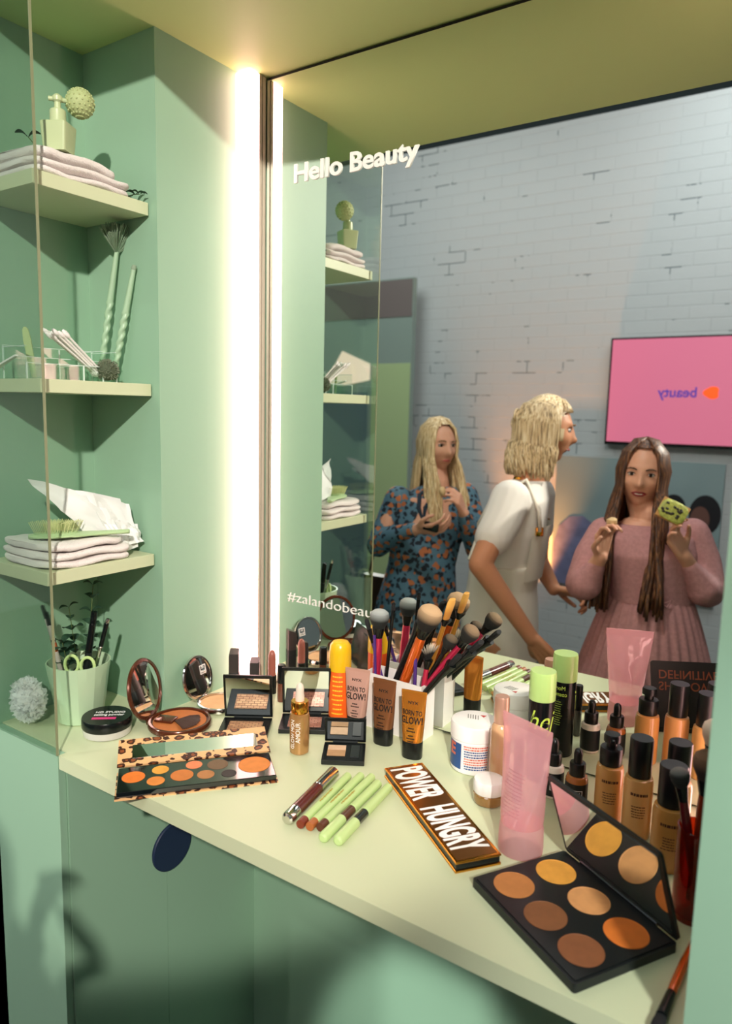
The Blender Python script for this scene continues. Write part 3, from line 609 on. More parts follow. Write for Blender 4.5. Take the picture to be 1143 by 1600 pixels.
g = G(); g.lathe([(.0100, 0), (.0102, .002), (.0102, .042), (.009, .043), (0, .043)], 28); g.obj('case', BLACK, t)
g = G(); g.lathe([(.0088, .043), (.0088, .082), (.0080, .092), (.0055, .099), (.002, .102), (0, .1025)], 28); g.obj('bullet', mat('rosy_brown_lipstick', '9c5a4c', .35), t)
t = thing('lip_gloss', 'brown lip gloss tube with black cap standing left of the rosy compact', 'lip gloss', (.160, -.075, 0), 0)
g = G(); g.lathe([(.0085, 0), (.0092, .002), (.0092, .043), (0, .043)], 28); g.obj('tube', mat('brown_gloss', '6a3828', .15, coat=.8), t)
g = G(); g.lathe([(.0094, .0435), (.0096, .045), (.0092, .083), (.0085, .085), (0, .085)], 28); g.obj('cap', BLACK, t)
# --- cotton of black cable at the mirror foot
tag(G().tube([(.10, -.012, .002), (.13, -.018, .003), (.165, -.030, .003), (.19, -.020, .003), (.235, -.012, .003)], .0018, 8).obj('cable', BLACKM), 'thin black cable lying along the foot of the mirror by the light column', 'cable')
# --- jumbo crayons
def crayon(label, a, b, r, kind, group='lime eye crayons'):
    a, b = V(a), V(b); d = b-a; L = d.length; mid = (a+b)/2
    t = thing('makeup_crayon', label, 'crayon', (mid.x, mid.y, r), math.atan2(d.y, d.x), group)
    X = M.Rotation(PI/2, 4, 'Y')   # lathe axis z -> x
    def seg(nm, z0, z1, m, r0=r, r1=r, lb=None, round_=0):
        p = [(r0*.9, z0), (r0, z0+.0012), (r1, z1-.0012), (r1*.9, z1)] if not round_ else [(r0*.55, z0), (r0*.85, z0+.002), (r0, z0+.005), (r1, z1)]
        return G().lathe(p, 28, mt=M.Translation((-L/2, 0, 0)) @ X).obj(nm, m, t, label=lb, ang=.5)
    if kind == 'maroon':
        seg('end_cap', 0, L*.17, SILVER, lb='silver end', round_=1); seg('barrel', L*.17, L*.63, mat('maroon_lacquer', '5c2018', .2, coat=.8)); seg('cap', L*.63, L, SILVER, r*1.04, r*1.04, lb='silver cap')
    elif kind == 'tip':
        c = {'0': '7a3420', '1': 'a86030', '2': '5c3220'}[label_tip]
        seg('colour_tip', 0, L*.10, mat('crayon_tip_'+label_tip, c, .35)); seg('barrel', L*.10, L, MINTP)
        g = G()
        for k in range(9): g.box((-L*.12+k*.0052, -.001, r+.0001), (.0038, .0022+.001*(k % 2), .0003))
        g.obj('small_print', mat('gold_ink', 'a89030', .5), t, smooth=False)
    else:
        seg('cap', 0, L*.32, MINTP, r*1.1, r*1.1, round_=1); seg('barrel_window', L*.32, L*.50, mat('window_'+kind, {'brown': '5c3c2a', 'dark': '1c2420'}[kind], .2, coat=.6), r*.98, r*.98); seg('barrel', L*.50, L, MINTP, r, r)
crayon('maroon jumbo crayon with shiny silver ends, topmost of the row', (.490, -.446), (.459, -.281), .0108, 'maroon')
for i, (a, b, lb) in enumerate((((.512, -.440), (.483, -.270), 'lime green crayon with a dark red tip, next to the maroon one'), ((.5275, -.436), (.501, -.256), 'lime green crayon with an orange-brown tip'), ((.542, -.428), (.519, -.248), 'lime green crayon with a dark brown tip, third of the capless ones'))):
    label_tip = str(i); crayon(lb, a, b, .0072, 'tip')
crayon('lime green capped crayon with a brown window and a pale end', (.563, -.450), (.541, -.262), .0078, 'brown')
crayon('lime green capped crayon with a black window, nearest the slim gold palette', (.586, -.443), (.563, -.262), .0080, 'dark')
# --- brush holder and brushes
t = thing('brush_holder', 'white angular plastic brush holder packed with make-up brushes', 'brush holder', (.446, -.043, 0), math.radians(-2))
g = G(); w_, d_, h_ = .138, .052, .116; th = .0025
g.box((0, -d_/2+th/2, h_/2), (w_, th, h_)); g.box((0, d_/2-th/2, h_/2), (w_, th, h_)); g.box((-w_/2+th/2, 0, h_/2), (th, d_-2*th, h_)); g.box((w_/2-th/2, 0, h_/2), (th, d_-2*th, h_)); g.box((0, 0, th/2), (w_-2*th, d_-2*th, th)); g.obj('box', WHITE, t, smooth=False)
g = G(); g.box((.012, 0, h_*.45), (th, d_-2*th, h_*.88)); g.obj('divider', WHITE, t, smooth=False)
def hair_mat(name, c0, c1, lo=0, hi=.03):
    m = bpy.data.materials.new(name); m.use_nodes = True; nt = m.node_tree; n = nt.nodes; L = nt.links; b = n['Principled BSDF']
    tc = n.new('ShaderNodeTexCoord'); sp = n.new('ShaderNodeSeparateXYZ'); L.new(tc.outputs['Object'], sp.inputs[0])
    mr = n.new('ShaderNodeMapRange'); mr.inputs[1].default_value = lo; mr.inputs[2].default_value = hi; L.new(sp.outputs['Z'], mr.inputs[0])
    r = n.new('ShaderNodeValToRGB'); r.color_ramp.elements[0].color = (*srgb(c0), 1); r.color_ramp.elements[1].color = (*srgb(c1), 1); r.color_ramp.elements[0].position = .45; r.color_ramp.elements[1].position = 1.0
    L.new(mr.outputs[0], r.inputs[0]); L.new(r.outputs[0], b.inputs['Base Color']); b.inputs['Roughness'].default_value = .8
    mp = n.new('ShaderNodeMapping'); mp.inputs['Scale'].default_value = (1, 1, .06); L.new(tc.outputs['Object'], mp.inputs[0])
    nz = n.new('ShaderNodeTexNoise'); nz.inputs['Scale'].default_value = 1400; L.new(mp.outputs[0], nz.inputs['Vector'])
    bp = n.new('ShaderNodeBump'); bp.inputs['Strength'].default_value = .7; bp.inputs['Distance'].default_value = .001; L.new(nz.outputs['Fac'], bp.inputs['Height']); L.new(bp.outputs[0], b.inputs['Normal']); return m
DUOF = hair_mat('dark_to_tan_hair', '181614', 'c8a67e', 0, .045); GREYF = hair_mat('dark_to_grey_hair', '1c2020', 'aab0ae', 0, .036); BLKF = hair_mat('black_hair', '0e1012', '16181a'); GOLDF = hair_mat('golden_synthetic_hair', 'c08030', 'e0a850')
def brush(label, base, tip, hr, hl, hm, fur, hhr=.005, fer=.018, shape='dome', group='brushes in the white holder', ferm=None, name='makeup_brush'):
    base, tip = V(base), V(tip); d = tip-base; L = d.length
    t = thing(name, label, 'brush', base, group=group); t.rotation_euler = d.to_track_quat('Z', 'Y').to_euler()
    HL = L-hl-fer
    g = G(); g.lathe([(hhr*.35, 0), (hhr*.7, .004), (hhr, HL*.5), (hhr*1.05, HL*.85), (hhr*.95, HL)], 18); g.obj('handle', hm, t)
    fr = hr*.62 if shape in ('dome', 'fan') else hr*.9
    g = G(); g.lathe([(hhr*.95, 0), (hhr*1.0, .002), (fr, fer-.002), (fr, fer)], 22); g.obj('ferrule', ferm or BLACK, t, loc=(0, 0, HL))
    if shape == 'dome': pr = [(fr*.98, 0), (hr*.92, hl*.35), (hr, hl*.62), (hr*.9, hl*.82), (hr*.6, hl*.95), (hr*.25, hl), (0, hl)]
    elif shape == 'point': pr = [(fr*.9, 0), (hr, hl*.4), (hr*.7, hl*.75), (hr*.15, hl*.98), (0, hl)]
    else: pr = [(fr*.95, 0), (hr*1.0, hl*.5), (hr*1.0, hl*.8), (hr*.8, hl*.97), (0, hl)]
    g = G()
    if shape == 'fan':
        for i in range(60):
            a = math.radians(random.uniform(-42, 42)); q = random.uniform(.8, 1)*hl; yy = random.uniform(-.2, .2)*hr
            g.tube([(fr*.8*math.sin(a), yy*.4, -.001), (q*.6*math.sin(a), yy, q*.6*math.cos(a)), (q*math.sin(a), yy*1.3, q*math.cos(a))], [.0006, .0007, .0002], 4)
    else:
        sy = 1 if shape != 'flat' else .45
        g.lathe(pr, 30, sy=sy)
        for i in range(160):     # loose hair tips that break the outline
            a = random.uniform(0, 2*PI); q = random.uniform(.2, .95)*hr
            g.tube([(q*.7*math.cos(a), sy*q*.7*math.sin(a), hl*.6), (q*math.cos(a), sy*q*math.sin(a), hl*(1.02-.25*(q/hr)**2))], [.0007, .0002], 4)
    g.obj('bristles', fur, t, loc=(0, 0, HL+fer)); return t
RED = mat('raspberry_metal', 'c82850', .22, metal=.4, coat=.6); ORG = mat('orange_metal', 'e0641c', .22, metal=.5, coat=.6); PUR = mat('purple_metal', '5c3c90', .25, metal=.4)
B0 = .004
brush('big fluffy tan brush with orange handle, largest in the white holder', (.425, -.048, B0+.004), (.527, -.060, .278), .0245, .050, ORG, DUOF, .0105, .022)
brush('grey-tipped brush with raspberry handle at the left of the white holder', (.390, -.047, B0), (.404, -.057, .250), .0200, .038, RED, GREYF, .0085, .022)
brush('slim purple brush in front of the raspberry one', (.402, -.056, B0), (.397, -.066, .222), .0045, .012, PUR, BLKF, .003, .012, 'point')
brush('thin all-black brush standing upright in the white holder', (.411, -.050, B0), (.432, -.050, .268), .0045, .016, BLACK, BLKF, .0036, .03, 'point')
brush('long black brush leaning right beside the big orange one', (.400, -.040, B0), (.497, -.038, .262), .012, .030, BLACK, BLKF, .0072, .03, 'flat')
brush('tiny purple liner brush with its point up', (.492, -.058, B0), (.492, -.060, .200), .0022, .012, PUR, PUR, .0036, .016, 'point')
brush('black and white fan brush with raspberry handle', (.492, -.050, B0), (.524, -.058, .205), .016, .036, RED, hair_mat('zebra_hair', '141414', 'e8dcc8'), .0052, .02, 'fan')
brush('small round tan-tipped brush leaning right', (.446, -.036, B0), (.570, -.056, .226), .0145, .027, BLACK, DUOF, .0048, .018)
brush('tan-tipped brush with raspberry handle leaning far right', (.432, -.042, B0), (.612, -.052, .250), .0175, .032, RED, DUOF, .006, .02)
brush('black-haired brush lowest at the right of the white holder', (.412, -.030, B0), (.622, -.040, .222), .013, .028, BLACK, BLKF, .006, .03, 'flat')
brush('second black brush leaning right below the tan-tipped ones', (.440, -.056, B0), (.590, -.066, .196), .012, .026, BLACK, BLKF, .006, .02, 'flat')
brush('golden flat brush standing tall behind the big orange one', (.466, -.026, B0), (.553, -.030, .292), .0125, .044, mat('gold_handle', 'c88a34', .3, metal=.6), GOLDF, .005, .016, 'flat')
brush('small black-headed purple brush leaning left out of the white holder', (.430, -.030, B0), (.352, -.028, .214), .007, .022, PUR, BLKF, .0034, .03, 'flat')
# --- cup of brushes at the right
AMB = clear('amber_acrylic', (.80, .22, .10), gloss=.06, rough=.03, dens=.25, body='8a2c14')
t = thing('brush_cup', 'dark amber see-through cup of brushes against the right-hand wall', 'cup', (1.052, -.290, 0))
g = G(); g.lathe([(.0235, 0), (.0245, .002), (.0255, .125), (.0235, .125), (.0225, .006), (0, .005)], 36); g.obj('cup', AMB, t)
brush('small grey-tipped brush leaning left out of the amber cup', (1.060, -.290, .012), (1.024, -.302, .202), .0125, .024, mat('dark_red_handle', '5c1418', .2, coat=.6), GREYF, .006, .02, group='brushes in the amber cup')
brush('big brown brush standing in the amber cup', (1.052, -.280, .012), (1.056, -.285, .228), .019, .038, mat('brown_handle', '7a2c12', .2, coat=.6), hair_mat('brown_hair', '2a1c18', '70543c'), .008, .022, group='brushes in the amber cup')
brush('cream-haired brush at the back of the amber cup', (1.046, -.276, .012), (1.058, -.262, .262), .016, .034, BLACK, hair_mat('cream_hair', 'c0a890', 'ecdcc8'), .006, .02, group='brushes in the amber cup')
brush('orange-handled brush lying on the counter by the right-hand wall', (1.066, -.345, .0075), (1.058, -.515, .0075), .007, .022, ORG, BLKF, .0055, .04, shape='flat', group=None)
# --- mascara wand near the mirror
t = thing('mascara', 'slim black mascara tube standing behind the pink tube', 'mascara', (.752, -.155, 0), 0)
g = G(); g.lathe([(.0075, 0), (.0085, .002), (.0085, .055), (0, .055)], 24); g.obj('tube', mat('smoky_tube', '3c3a38', .1, coat=1), t)
g = G(); g.lathe([(.0082, .0555), (.0084, .057), (.0080, .105), (.0072, .107), (0, .107)], 24); g.obj('cap', BLACK, t)
# ================================================================ the shelf niche
Z1, Z2, Z3 = 1.0401, .6911, .3421      # shelf tops
TERRY = mat('white_terry', 'eae2de', .95, bump=.9, bs=450, sheen=.3)
def towel(label, loc, rz, w, d, layers, th=.011, group=None, sag=.0):
    t = thing('folded_towel', label, 'towel', loc, rz, group)
    for k in range(layers):
        g = G(); rings = []; N = 26; z = th/2+k*th*1.02
        for i in range(N+1):
            x = -w/2+w*i/N; ring = []
            for j in range(28):
                a = 2*PI*j/28; c, s_ = math.cos(a), math.sin(a)
                yy = (d/2)*math.copysign(abs(c)**.35, c); zz = th*.56*math.copysign(abs(s_)**.7, s_)
                e = 1-.35*(abs(2*i/N-1)**12)
                nx = NZ.noise(V((x*40+k*9, yy*40, k*3)))*.0022+.0016*math.sin(x*60+k)
                ring.append((x+.0015*math.sin(yy*90+k*2), yy*e, z+zz*e+nx+sag*math.sin(PI*i/N)))
            rings.append(ring)
        g.loft(rings); g.obj('fold', TERRY, t, ang=1.2)
    return t
towel('folded white towel at the bottom of the pile on the top shelf', (-.110, -.402, Z1), math.radians(88), .205, .175, 2, .014, 'white towels')
towel('loosely folded white towel on top of the pile on the top shelf', (-.112, -.412, Z1+.0295), math.radians(92), .175, .160, 1, .018, 'white towels', sag=.004)
towel('folded white towel, lowest on the lower shelf', (-.112, -.412, Z3), math.radians(89), .190, .180, 2, .0145, 'white towels')
towel('folded white towel under the hairbrush on the lower shelf', (-.114, -.418, Z3+.031), math.radians(91), .175, .170, 1, .016, 'white towels')
# perfume atomiser
CREAMG = mat('pale_mint_lacquer', 'b9c79a', .35)
t = thing('perfume_atomiser', 'pale green square perfume bottle with a netted squeeze bulb on the towels', 'perfume atomiser', (-.055, -.440, Z1+.0500), math.radians(30))
g = G(); g.loft([[(x, y, 0) for x, y in rrect(.040, .040, .004)], [(x, y, .046) for x, y in rrect(.047, .047, .004)], [(x, y, .048) for x, y in rrect(.044, .044, .004)]]); g.obj('bottle', CREAMG, t, ang=.5)
g = G(); g.lathe([(.0145, .048), (.014, .050), (.0135, .070), (.012, .072), (.006, .073), (.0055, .084), (.0085, .087), (.0085, .094), (.004, .098), (0, .0985)], 30); g.obj('collar', CREAMG, t)
g = G(); g.tube([(0, 0, .089), (.008, .006, .090), (.014, .011, .090)], .0042, 12); g.tube([(0, 0, .090), (-.014, -.004, .090)], .004, 12); g.obj('nozzle', CREAMG, t)
g = G(); g.ball((.030, .024, .092), .0245, 28, 16)
for k in range(16):
    for q in range(1, 10):
        a = 2*PI*(k+.5*(q % 2))/16; b = PI*q/10; g.ball((.030+.0243*math.sin(b)*math.cos(a), .024+.0243*math.sin(b)*math.sin(a), .092+.0243*math.cos(b)), .0021, 6, 4)
g.obj('squeeze_bulb', mat('netted_bulb', 'aebb84', .6, bump=.4, bs=700), t)
# eucalyptus sprigs
EUC = mat('eucalyptus_leaf', '2c4a38', .5, var=.25, vs=80); EUCD = mat('dark_leaf', '38483a', .55, var=.25, vs=60); STEM = mat('green_stem', '5c6c3c', .6)
def sprig(label, pts, n, lr, m=EUC, group='eucalyptus sprigs', seed=1):
    rnd = random.Random(seed); pts = [V(p) for p in pts]
    t = thing('eucalyptus_sprig', label, 'leafy sprig', pts[0], group=group)
    loc = [p-pts[0] for p in pts]
    def at(u):
        q = u*(len(loc)-1); i = min(int(q), len(loc)-2); return loc[i].lerp(loc[i+1], q-i)
    g = G(); g.tube([at(i/12) for i in range(13)], [.0014-.0007*i/12 for i in range(13)], 8); g.obj('stem', STEM, t)
    for i in range(n):
        u = .25+.75*i/(n-1); p = at(u); r = lr*(1-.35*u)*rnd.uniform(.85, 1.15)
        for sgn in (-1, 1):
            a = rnd.uniform(0, 2*PI) if sgn < 0 else a+PI+rnd.uniform(-.4, .4)
            dr = V((math.cos(a), math.sin(a), rnd.uniform(-.1, .5))).normalized(); sd = dr.cross(V((0, 0, 1))).normalized(); up = sd.cross(dr)
            g = G(); rings = []
            for j in range(9):
                v = j/8; wd = r*.85*math.sin(PI*min(1, v*.96+.02))**.6; c = p+dr*(r*1.9*v+.001)+up*(r*.4*math.sin(PI*v))
                rings.append([c-sd*wd+up*.12*wd, c-sd*wd*.5, c+up*.0005*0-up*.08*wd, c+sd*wd*.5, c+sd*wd+up*.12*wd, c+sd*wd*.5-up*(.0006+.0), c-up*(.0007+.08*wd), c-sd*wd*.5-up*.0006])
            g.loft(rings); g.obj('leaf', m, t, ang=1.5)
    return t
sprig('dark broad-leaved sprig lying at the left of the top shelf', [(-.185, -.30, Z1+.006), (-.15, -.37, Z1+.04), (-.165, -.43, Z1+.10)], 5, .017, EUCD, seed=5)
sprig('dark sprig poking out behind the towels on the top shelf', [(-.09, -.29, Z1+.006), (-.045, -.287, Z1+.016), (-.022, -.292, Z1+.012)], 3, .011, EUC, seed=2)
# twisted brushes leaning on the niche side wall
def twisted(label, base, tip, fan):
    base, tip = V(base), V(tip); d = tip-base; L = d.length
    t = thing('twisted_brush', label, 'brush', base, group='mint twisted brushes on the middle shelf'); t.rotation_euler = d.to_track_quat('Z', 'Y').to_euler()
    MT = mat('mint_lacquer', 'a6c4a4', .35)
    g = G(); N = 70; rings = []
    for i in range(N+1):
        u = i/N; z = u*(L-(.038 if fan else .008)); r = .0030+.0036*math.sin(PI*min(1, u*.75+.12)); tw = 1 if .08 < u < .62 else 0
        rings.append([(r*(1+.22*tw*math.cos(2*(a-u*34)))*math.cos(a), r*(1+.22*tw*math.cos(2*(a-u*34)))*math.sin(a), z) for a in [2*PI*k/14 for k in range(14)]])
    g.loft(rings); g.obj('handle', MT, t, ang=1.5)
    g = G()
    if fan:
        rnd = random.Random(3)
        for i in range(260):
            a = math.radians(rnd.uniform(-58, 58)); q = .060*rnd.uniform(.82, 1.0); y = rnd.uniform(-.5, .5)
            g.tube([(.003*math.sin(a), y*.003, L-.040), (q*.65*math.sin(a), y*q*.5, L-.040+q*.65*math.cos(a)), (q*.95*math.sin(a), y*q*.8, L-.040+q*math.cos(a))], [.0010, .0013, .0007], 4)
    else:
        g.lathe([(.005, L-.009), (.0055, L-.005), (.004, L), (0, L+.001)], 16)
    g.obj('bristles', mat('sage_bristle', '8ca088', .8), t); return t
twisted('mint twisted-handle brush with a wide fan of bristles leaning on the wall', (-.152, -.298, Z2+.0045), (-.100, -.281, .992), True)
twisted('mint twisted-handle brush with a small tip leaning right of the fan brush', (-.112, -.296, Z2+.0045), (-.058, -.2785, .925), False)
# spiky sphere
t = thing('spiky_ball', 'olive green bristly ball on the middle shelf beside the twisted brushes', 'bristle ball', (-.062, -.345, Z2+.023))
g = G(); g.ball((0, 0, 0), .0195, 24, 14); g.obj('core', mat('olive_core', '4a5440', .8), t)
g = G(); rnd = random.Random(8)
for i in range(420):
    z = rnd.uniform(-.8, 1); a = rnd.uniform(0, 2*PI); q = math.sqrt(1-z*z); d = V((q*math.cos(a), q*math.sin(a), z)); g.tube([d*.018, d*.0232], [.0011, .0005], 4)
g.obj('bristles', mat('olive_bristle', '78806a', .7), t)
# clear organiser with its contents
t = thing('acrylic_organiser', 'clear acrylic make-up organiser with compartments on the middle shelf', 'organiser', (-.112, -.412, Z2+.0005), math.radians(84))
def wall(g, a, b, h, z=0, th=.0018):
    a, b = V((a[0], a[1], 0)), V((b[0], b[1], 0)); d = b-a; m = (a+b)/2
    g.box((0, 0, 0), (d.length, th, h), M.Translation((m.x, m.y, z+h/2)) @ M.Rotation(math.atan2(d.y, d.x), 4, 'Z'))
g = G(); g.box((0, 0, .001), (.178, .092, .002))
for y, h in ((-.046, .028), (-.012, .040), (.046, .062)): wall(g, (-.089, y), (.089, y), h)
for x in (-.089, -.040, .020, .060, .089): wall(g, (x, -.045), (x, .045), .028 if x not in (-.089, .060, .089) else .058)
for x in (-.072, -.056, -.024, -.008): wall(g, (x, -.045), (x, -.013), .026)
g.obj('organiser', clear('clear_crystal', (.95, .985, .965), gloss=.05, rough=.03, fk=.12), t, smooth=False)
g = G()
for y, h in ((-.046, .028), (-.012, .040), (.046, .062)): g.box((0, y, h+.0006), (.180, .0022, .0012))
for x in (-.089, -.040, .020, .060, .089): g.box((x, 0, (.028 if x not in (-.089, .060, .089) else .058)+.0006), (.0022, .090, .0012))
for x in (-.089, .020, .060, .089): g.box((x, .046, .031), (.0024, .0024, .060)); g.box((x, -.046, .014), (.0024, .0024, .028))
g.obj('rim_highlight', mat('rim_glint', 'd4e4dc', .15, coat=.5), t, smooth=False, label='rims painted bright as if catching light')  # opaque pale strips paint the glint along the clear edges
for i in range(14):
    rnd = random.Random(40+i); dx = .012*(i % 4-1.5); dy = .011*(i//4-1.5)
    b_ = V((-.078+dx*.4, -.345+dy*.6, Z2+.012)); e = V((-.070+dx*.9+rnd.uniform(-.003, .003), -.448+dy, Z2+.088+rnd.uniform(-.006, .006)))
    d = e-b_; q = thing('cotton_swab', 'white cotton swab in the bundle leaning out of the clear organiser', 'cotton swab', b_, group='bundle of cotton swabs'); q.rotation_euler = d.to_track_quat('Z', 'Y').to_euler(); L = d.length
    G().tube([(0, 0, .008), (0, 0, L-.008)], .0021, 8).obj('stick', WHITE, q)
    for z in (0, L-.016): G().lathe([(0, 0), (.0028, .001), (.0043, .005), (.0040, .011), (.0022, .016)], 12).obj('cotton_tip', mat('cotton', 'f0ecea', .95), q, loc=(0, 0, z))
q = thing('nail_file', 'pale lime rounded file standing in the clear organiser', 'nail file', (-.110, -.470, Z2+.004)); q.rotation_euler = (math.radians(4), math.radians(-7), math.radians(35))
G().prism([(.0065*x, .046+.046*y) for x, y in ((-.6, -1), (.6, -1), (1, -.2), (1.1, .5), (.8, .9), (.3, 1), (-.3, 1), (-.8, .9), (-1.1, .5), (-1, -.2))], -.0015, .0015, mt=RX).obj('blade', mat('pale_lime', 'bccb92', .5), q)
q = thing('spatula', 'white spatula lying across the left of the clear organiser', 'spatula', (-.120, -.508, Z2+.036)); q.rotation_euler = (0, math.radians(16), math.radians(178))
G().loft([[(x, y*w1, z) for y, z in ((-1, -.0016), (1, -.0016), (1, .0016), (-1, .0016))] for x, w1 in ((-.020, .003), (0, .004), (.030, .0045), (.055, .0065), (.068, .005), (.072, .002))]).obj('blade', WHITE, q, ang=.9)
# hairbrush
MH = mat('pale_mint_brush', 'b4cf9c', .35)
t = thing('hairbrush', 'pale mint oval hairbrush lying bristles up on the towels of the lower shelf', 'hairbrush', (-.085, -.452, Z3+.0500), math.radians(62))
g = G(); rings = []
for i in range(31):
    u = i/30; x = -.050+.185*u
    hw = .030*math.sqrt(max(0, 1-((x)/.050)**2)) if x < .030 else None
    if hw is None: v = (x-.030)/.105; hw = .0235*(1-v)**3+.0085+.003*math.sin(PI*v)
    if x >= .134: hw = .004
    hw = max(hw, .002); th = .0045
    rings.append([(x, hw*math.cos(a), .005+th*math.sin(a)) for a in [2*PI*k/18 for k in range(18)]])
g.loft(rings); g.obj('handle', MH, t, ang=1.2)
g = G(); g.ball((0, 0, .008), (.043, .0245, .007), 28, 12); g.obj('cushion', mat('mint_cushion', 'a4c08c', .6), t)
g = G()
for i in range(-7, 8):
    for j in range(-4, 5):
        x = i*.0056+.0028*(j % 2); y = j*.0052
        if (x/.041)**2+(y/.023)**2 < 1: g.tube([(x, y, .012), (x*1.22, y*1.35, .031)], [.0006, .0007], 5); g.ball((x*1.22, y*1.35, .0315), .0011, 6, 4)
g.obj('bristles', mat('straw_bristle', 'c8cf94', .5), t)
# crumpled white paper bag
t = thing('crumpled_paper_bag', 'crumpled white paper bag leaning over the towels on the lower shelf', 'paper bag', (-.100, -.345, Z3+.002))
PAP = mat('white_paper', 'e6e8e6', .7, bump=.2, bs=30)
def sheet(name, c, nu, nv, th, amp, seed, m=PAP):
    g = G(); P = []
    for i in range(nu+1):
        row = []
        for j in range(nv+1):
            u, v = i/nu, j/nv
            p = V(c[0]).lerp(V(c[1]), u).lerp(V(c[3]).lerp(V(c[2]), u), v); n = (V(c[1])-V(c[0])).cross(V(c[3])-V(c[0])).normalized()
            f = NZ.cell(V((u*4+seed, v*3, seed)))*.0+NZ.noise(V((u*3.2+seed, v*3.2, seed)))+.6*abs(NZ.noise(V((u*7+seed, v*6, 3))))
            row.append((p+n*amp*f, n))
        P.append(row)
    vs = [q[0]+q[1]*th/2 for r in P for q in r]+[q[0]-q[1]*th/2 for r in P for q in r]; K = nv+1; T = (nu+1)*K; fs = []
    for i in range(nu):
        for j in range(nv):
            a = i*K+j; fs += [(a, a+1, a+K+1, a+K), (T+a, T+a+K, T+a+K+1, T+a+1)]
    for i in range(nu): fs += [(i*K, (i+1)*K, T+(i+1)*K, T+i*K), (i*K+nv, T+i*K+nv, T+(i+1)*K+nv, (i+1)*K+nv)]
    for j in range(nv): fs += [(j, T+j, T+j+1, j+1), (nu*K+j, nu*K+j+1, T+nu*K+j+1, T+nu*K+j)]
    g._add(vs, fs); return g.obj(name, m, t, ang=.5)
sheet('upper_sheet', [(-.03, -.135, .160), (.022, .035, .112), (.030, .062, .030), (.030, -.060, .058)], 16, 10, .001, .010, 2)
sheet('hanging_sheet', [(.004, -.035, .128), (.030, .050, .100), (.044, .060, .010), (.050, .010, .004)], 14, 10, .001, .012, 5)
sheet('back_sheet', [(-.07, -.05, .120), (-.055, .055, .100), (.020, .066, .006), (-.02, .03, .056)], 12, 9, .001, .010, 8)
sheet('side_sheet', [(.030, .015, .068), (.040, .062, .058), (.055, .066, .022), (.046, .030, .018)], 10, 8, .001, .010, 11)
# pot with pencils, scissors and leaves
POT = mat('mint_ceramic', 'bcd6b2', .28, coat=.3)
PX, PY = -.112, -.395
t = thing('mint_pot', 'mint green faceted pot holding pencils, scissors and eucalyptus', 'pot', (PX, PY, 0), .2)
g = G(); N = 22; vs = []; rnd = random.Random(4)
def potr(a, u): return (.0445+.0185*u)*(1+.028*NZ.noise(V((math.cos(a)*2.4, math.sin(a)*2.4, u*2.0+3))))
rings = [[(potr(2*PI*k/N, 0)*.9*math.cos(2*PI*k/N), potr(2*PI*k/N, 0)*.9*math.sin(2*PI*k/N), 0) for k in range(N)]]
for i in range(9):
    u = i/8; rings.append([(potr(2*PI*k/N, u)*math.cos(2*PI*k/N), potr(2*PI*k/N, u)*math.sin(2*PI*k/N), .003+.122*u) for k in range(N)])
for u, f in ((1, .955), (.9, .93), (.1, .90)): rings.append([(potr(2*PI*k/N, u)*f*math.cos(2*PI*k/N), potr(2*PI*k/N, u)*f*math.sin(2*PI*k/N), .003+.122*u) for k in range(N)])
g.loft(rings); g.obj('pot', POT, t, ang=.25)
def stick(name, label, cat, b, e, parts, group=None):
    b, e = V(b), V(e); d = e-b; t = thing(name, label, cat, b, group=group); t.rotation_euler = d.to_track_quat('Z', 'Y').to_euler(); L = d.length
    for nm, u0, u1, r0, r1, m in parts:
        G().lathe([(r0*.9, u0*L), (r0, u0*L+.001), (r1, u1*L-.001), (r1*.85, u1*L)], 20).obj(nm, m, t, ang=.5)
    return t, L
CL = mat('clear_tube_plastic', 'c4bcb4', .12, coat=1, metal=.2)
for b, e, lab in (((-.120, -.400, .006), (-.165, -.440, .248), 'clear brow wand with a dark spoolie, leaning left out of the mint pot'), ((-.118, -.410, .006), (-.142, -.446, .238), 'second clear brow wand with a dark spoolie, in front of the left one')):
    q, L = stick('brow_wand', lab, 'brow brush', b, e, [('tube', 0, .62, .0048, .0048, CL), ('label_band', .62, .70, .005, .005, mat('copper_band', 'b0643c', .4)), ('neck', .70, .86, .0045, .0045, CL)], 'brow wands in the pot')
    g = G()
    for i in range(16):
        z = L*.86+i*.0018
        for k in range(9): a = 2*PI*k/9+i*.4; g.tube([(0, 0, z), (.0048*math.cos(a), .0048*math.sin(a), z+.0006)], [.0004, .0003], 4)
    g.tube([(0, 0, L*.86), (0, 0, L*.86+.03)], .0009, 6); g.obj('spoolie', BLACKM, q)
stick('makeup_pencil', 'thick matt black make-up pencil standing tallest in the mint pot', 'pencil', (-.118, -.390, .006), (-.088, -.372, .228), [('barrel', 0, .72, .0066, .0066, BLACKM), ('cap', .725, 1, .0069, .0064, BLACK)], 'black pencils in the pot')
stick('makeup_pencil', 'shorter black make-up pencil with white print beside the tallest one', 'pencil', (-.106, -.402, .006), (-.076, -.386, .206), [('barrel', 0, .70, .0066, .0066, BLACKM), ('cap', .705, 1, .0069, .0064, BLACK)], 'black pencils in the pot')
stick('metal_pen', 'silver and black pen leaning right out of the mint pot', 'pen', (-.108, -.392, .008), (-.040, -.375, .222), [('barrel', 0, .72, .0042, .0042, SILVER), ('grip', .72, .96, .0046, .0046, BLACK), ('tip', .96, 1, .0046, .0035, SILVER)])
t = thing('scissors', 'mint-handled scissors standing handles up in the mint pot', 'scissors', (-.100, -.412, .008)); t.rotation_euler = (math.radians(4), math.radians(6), math.radians(35))
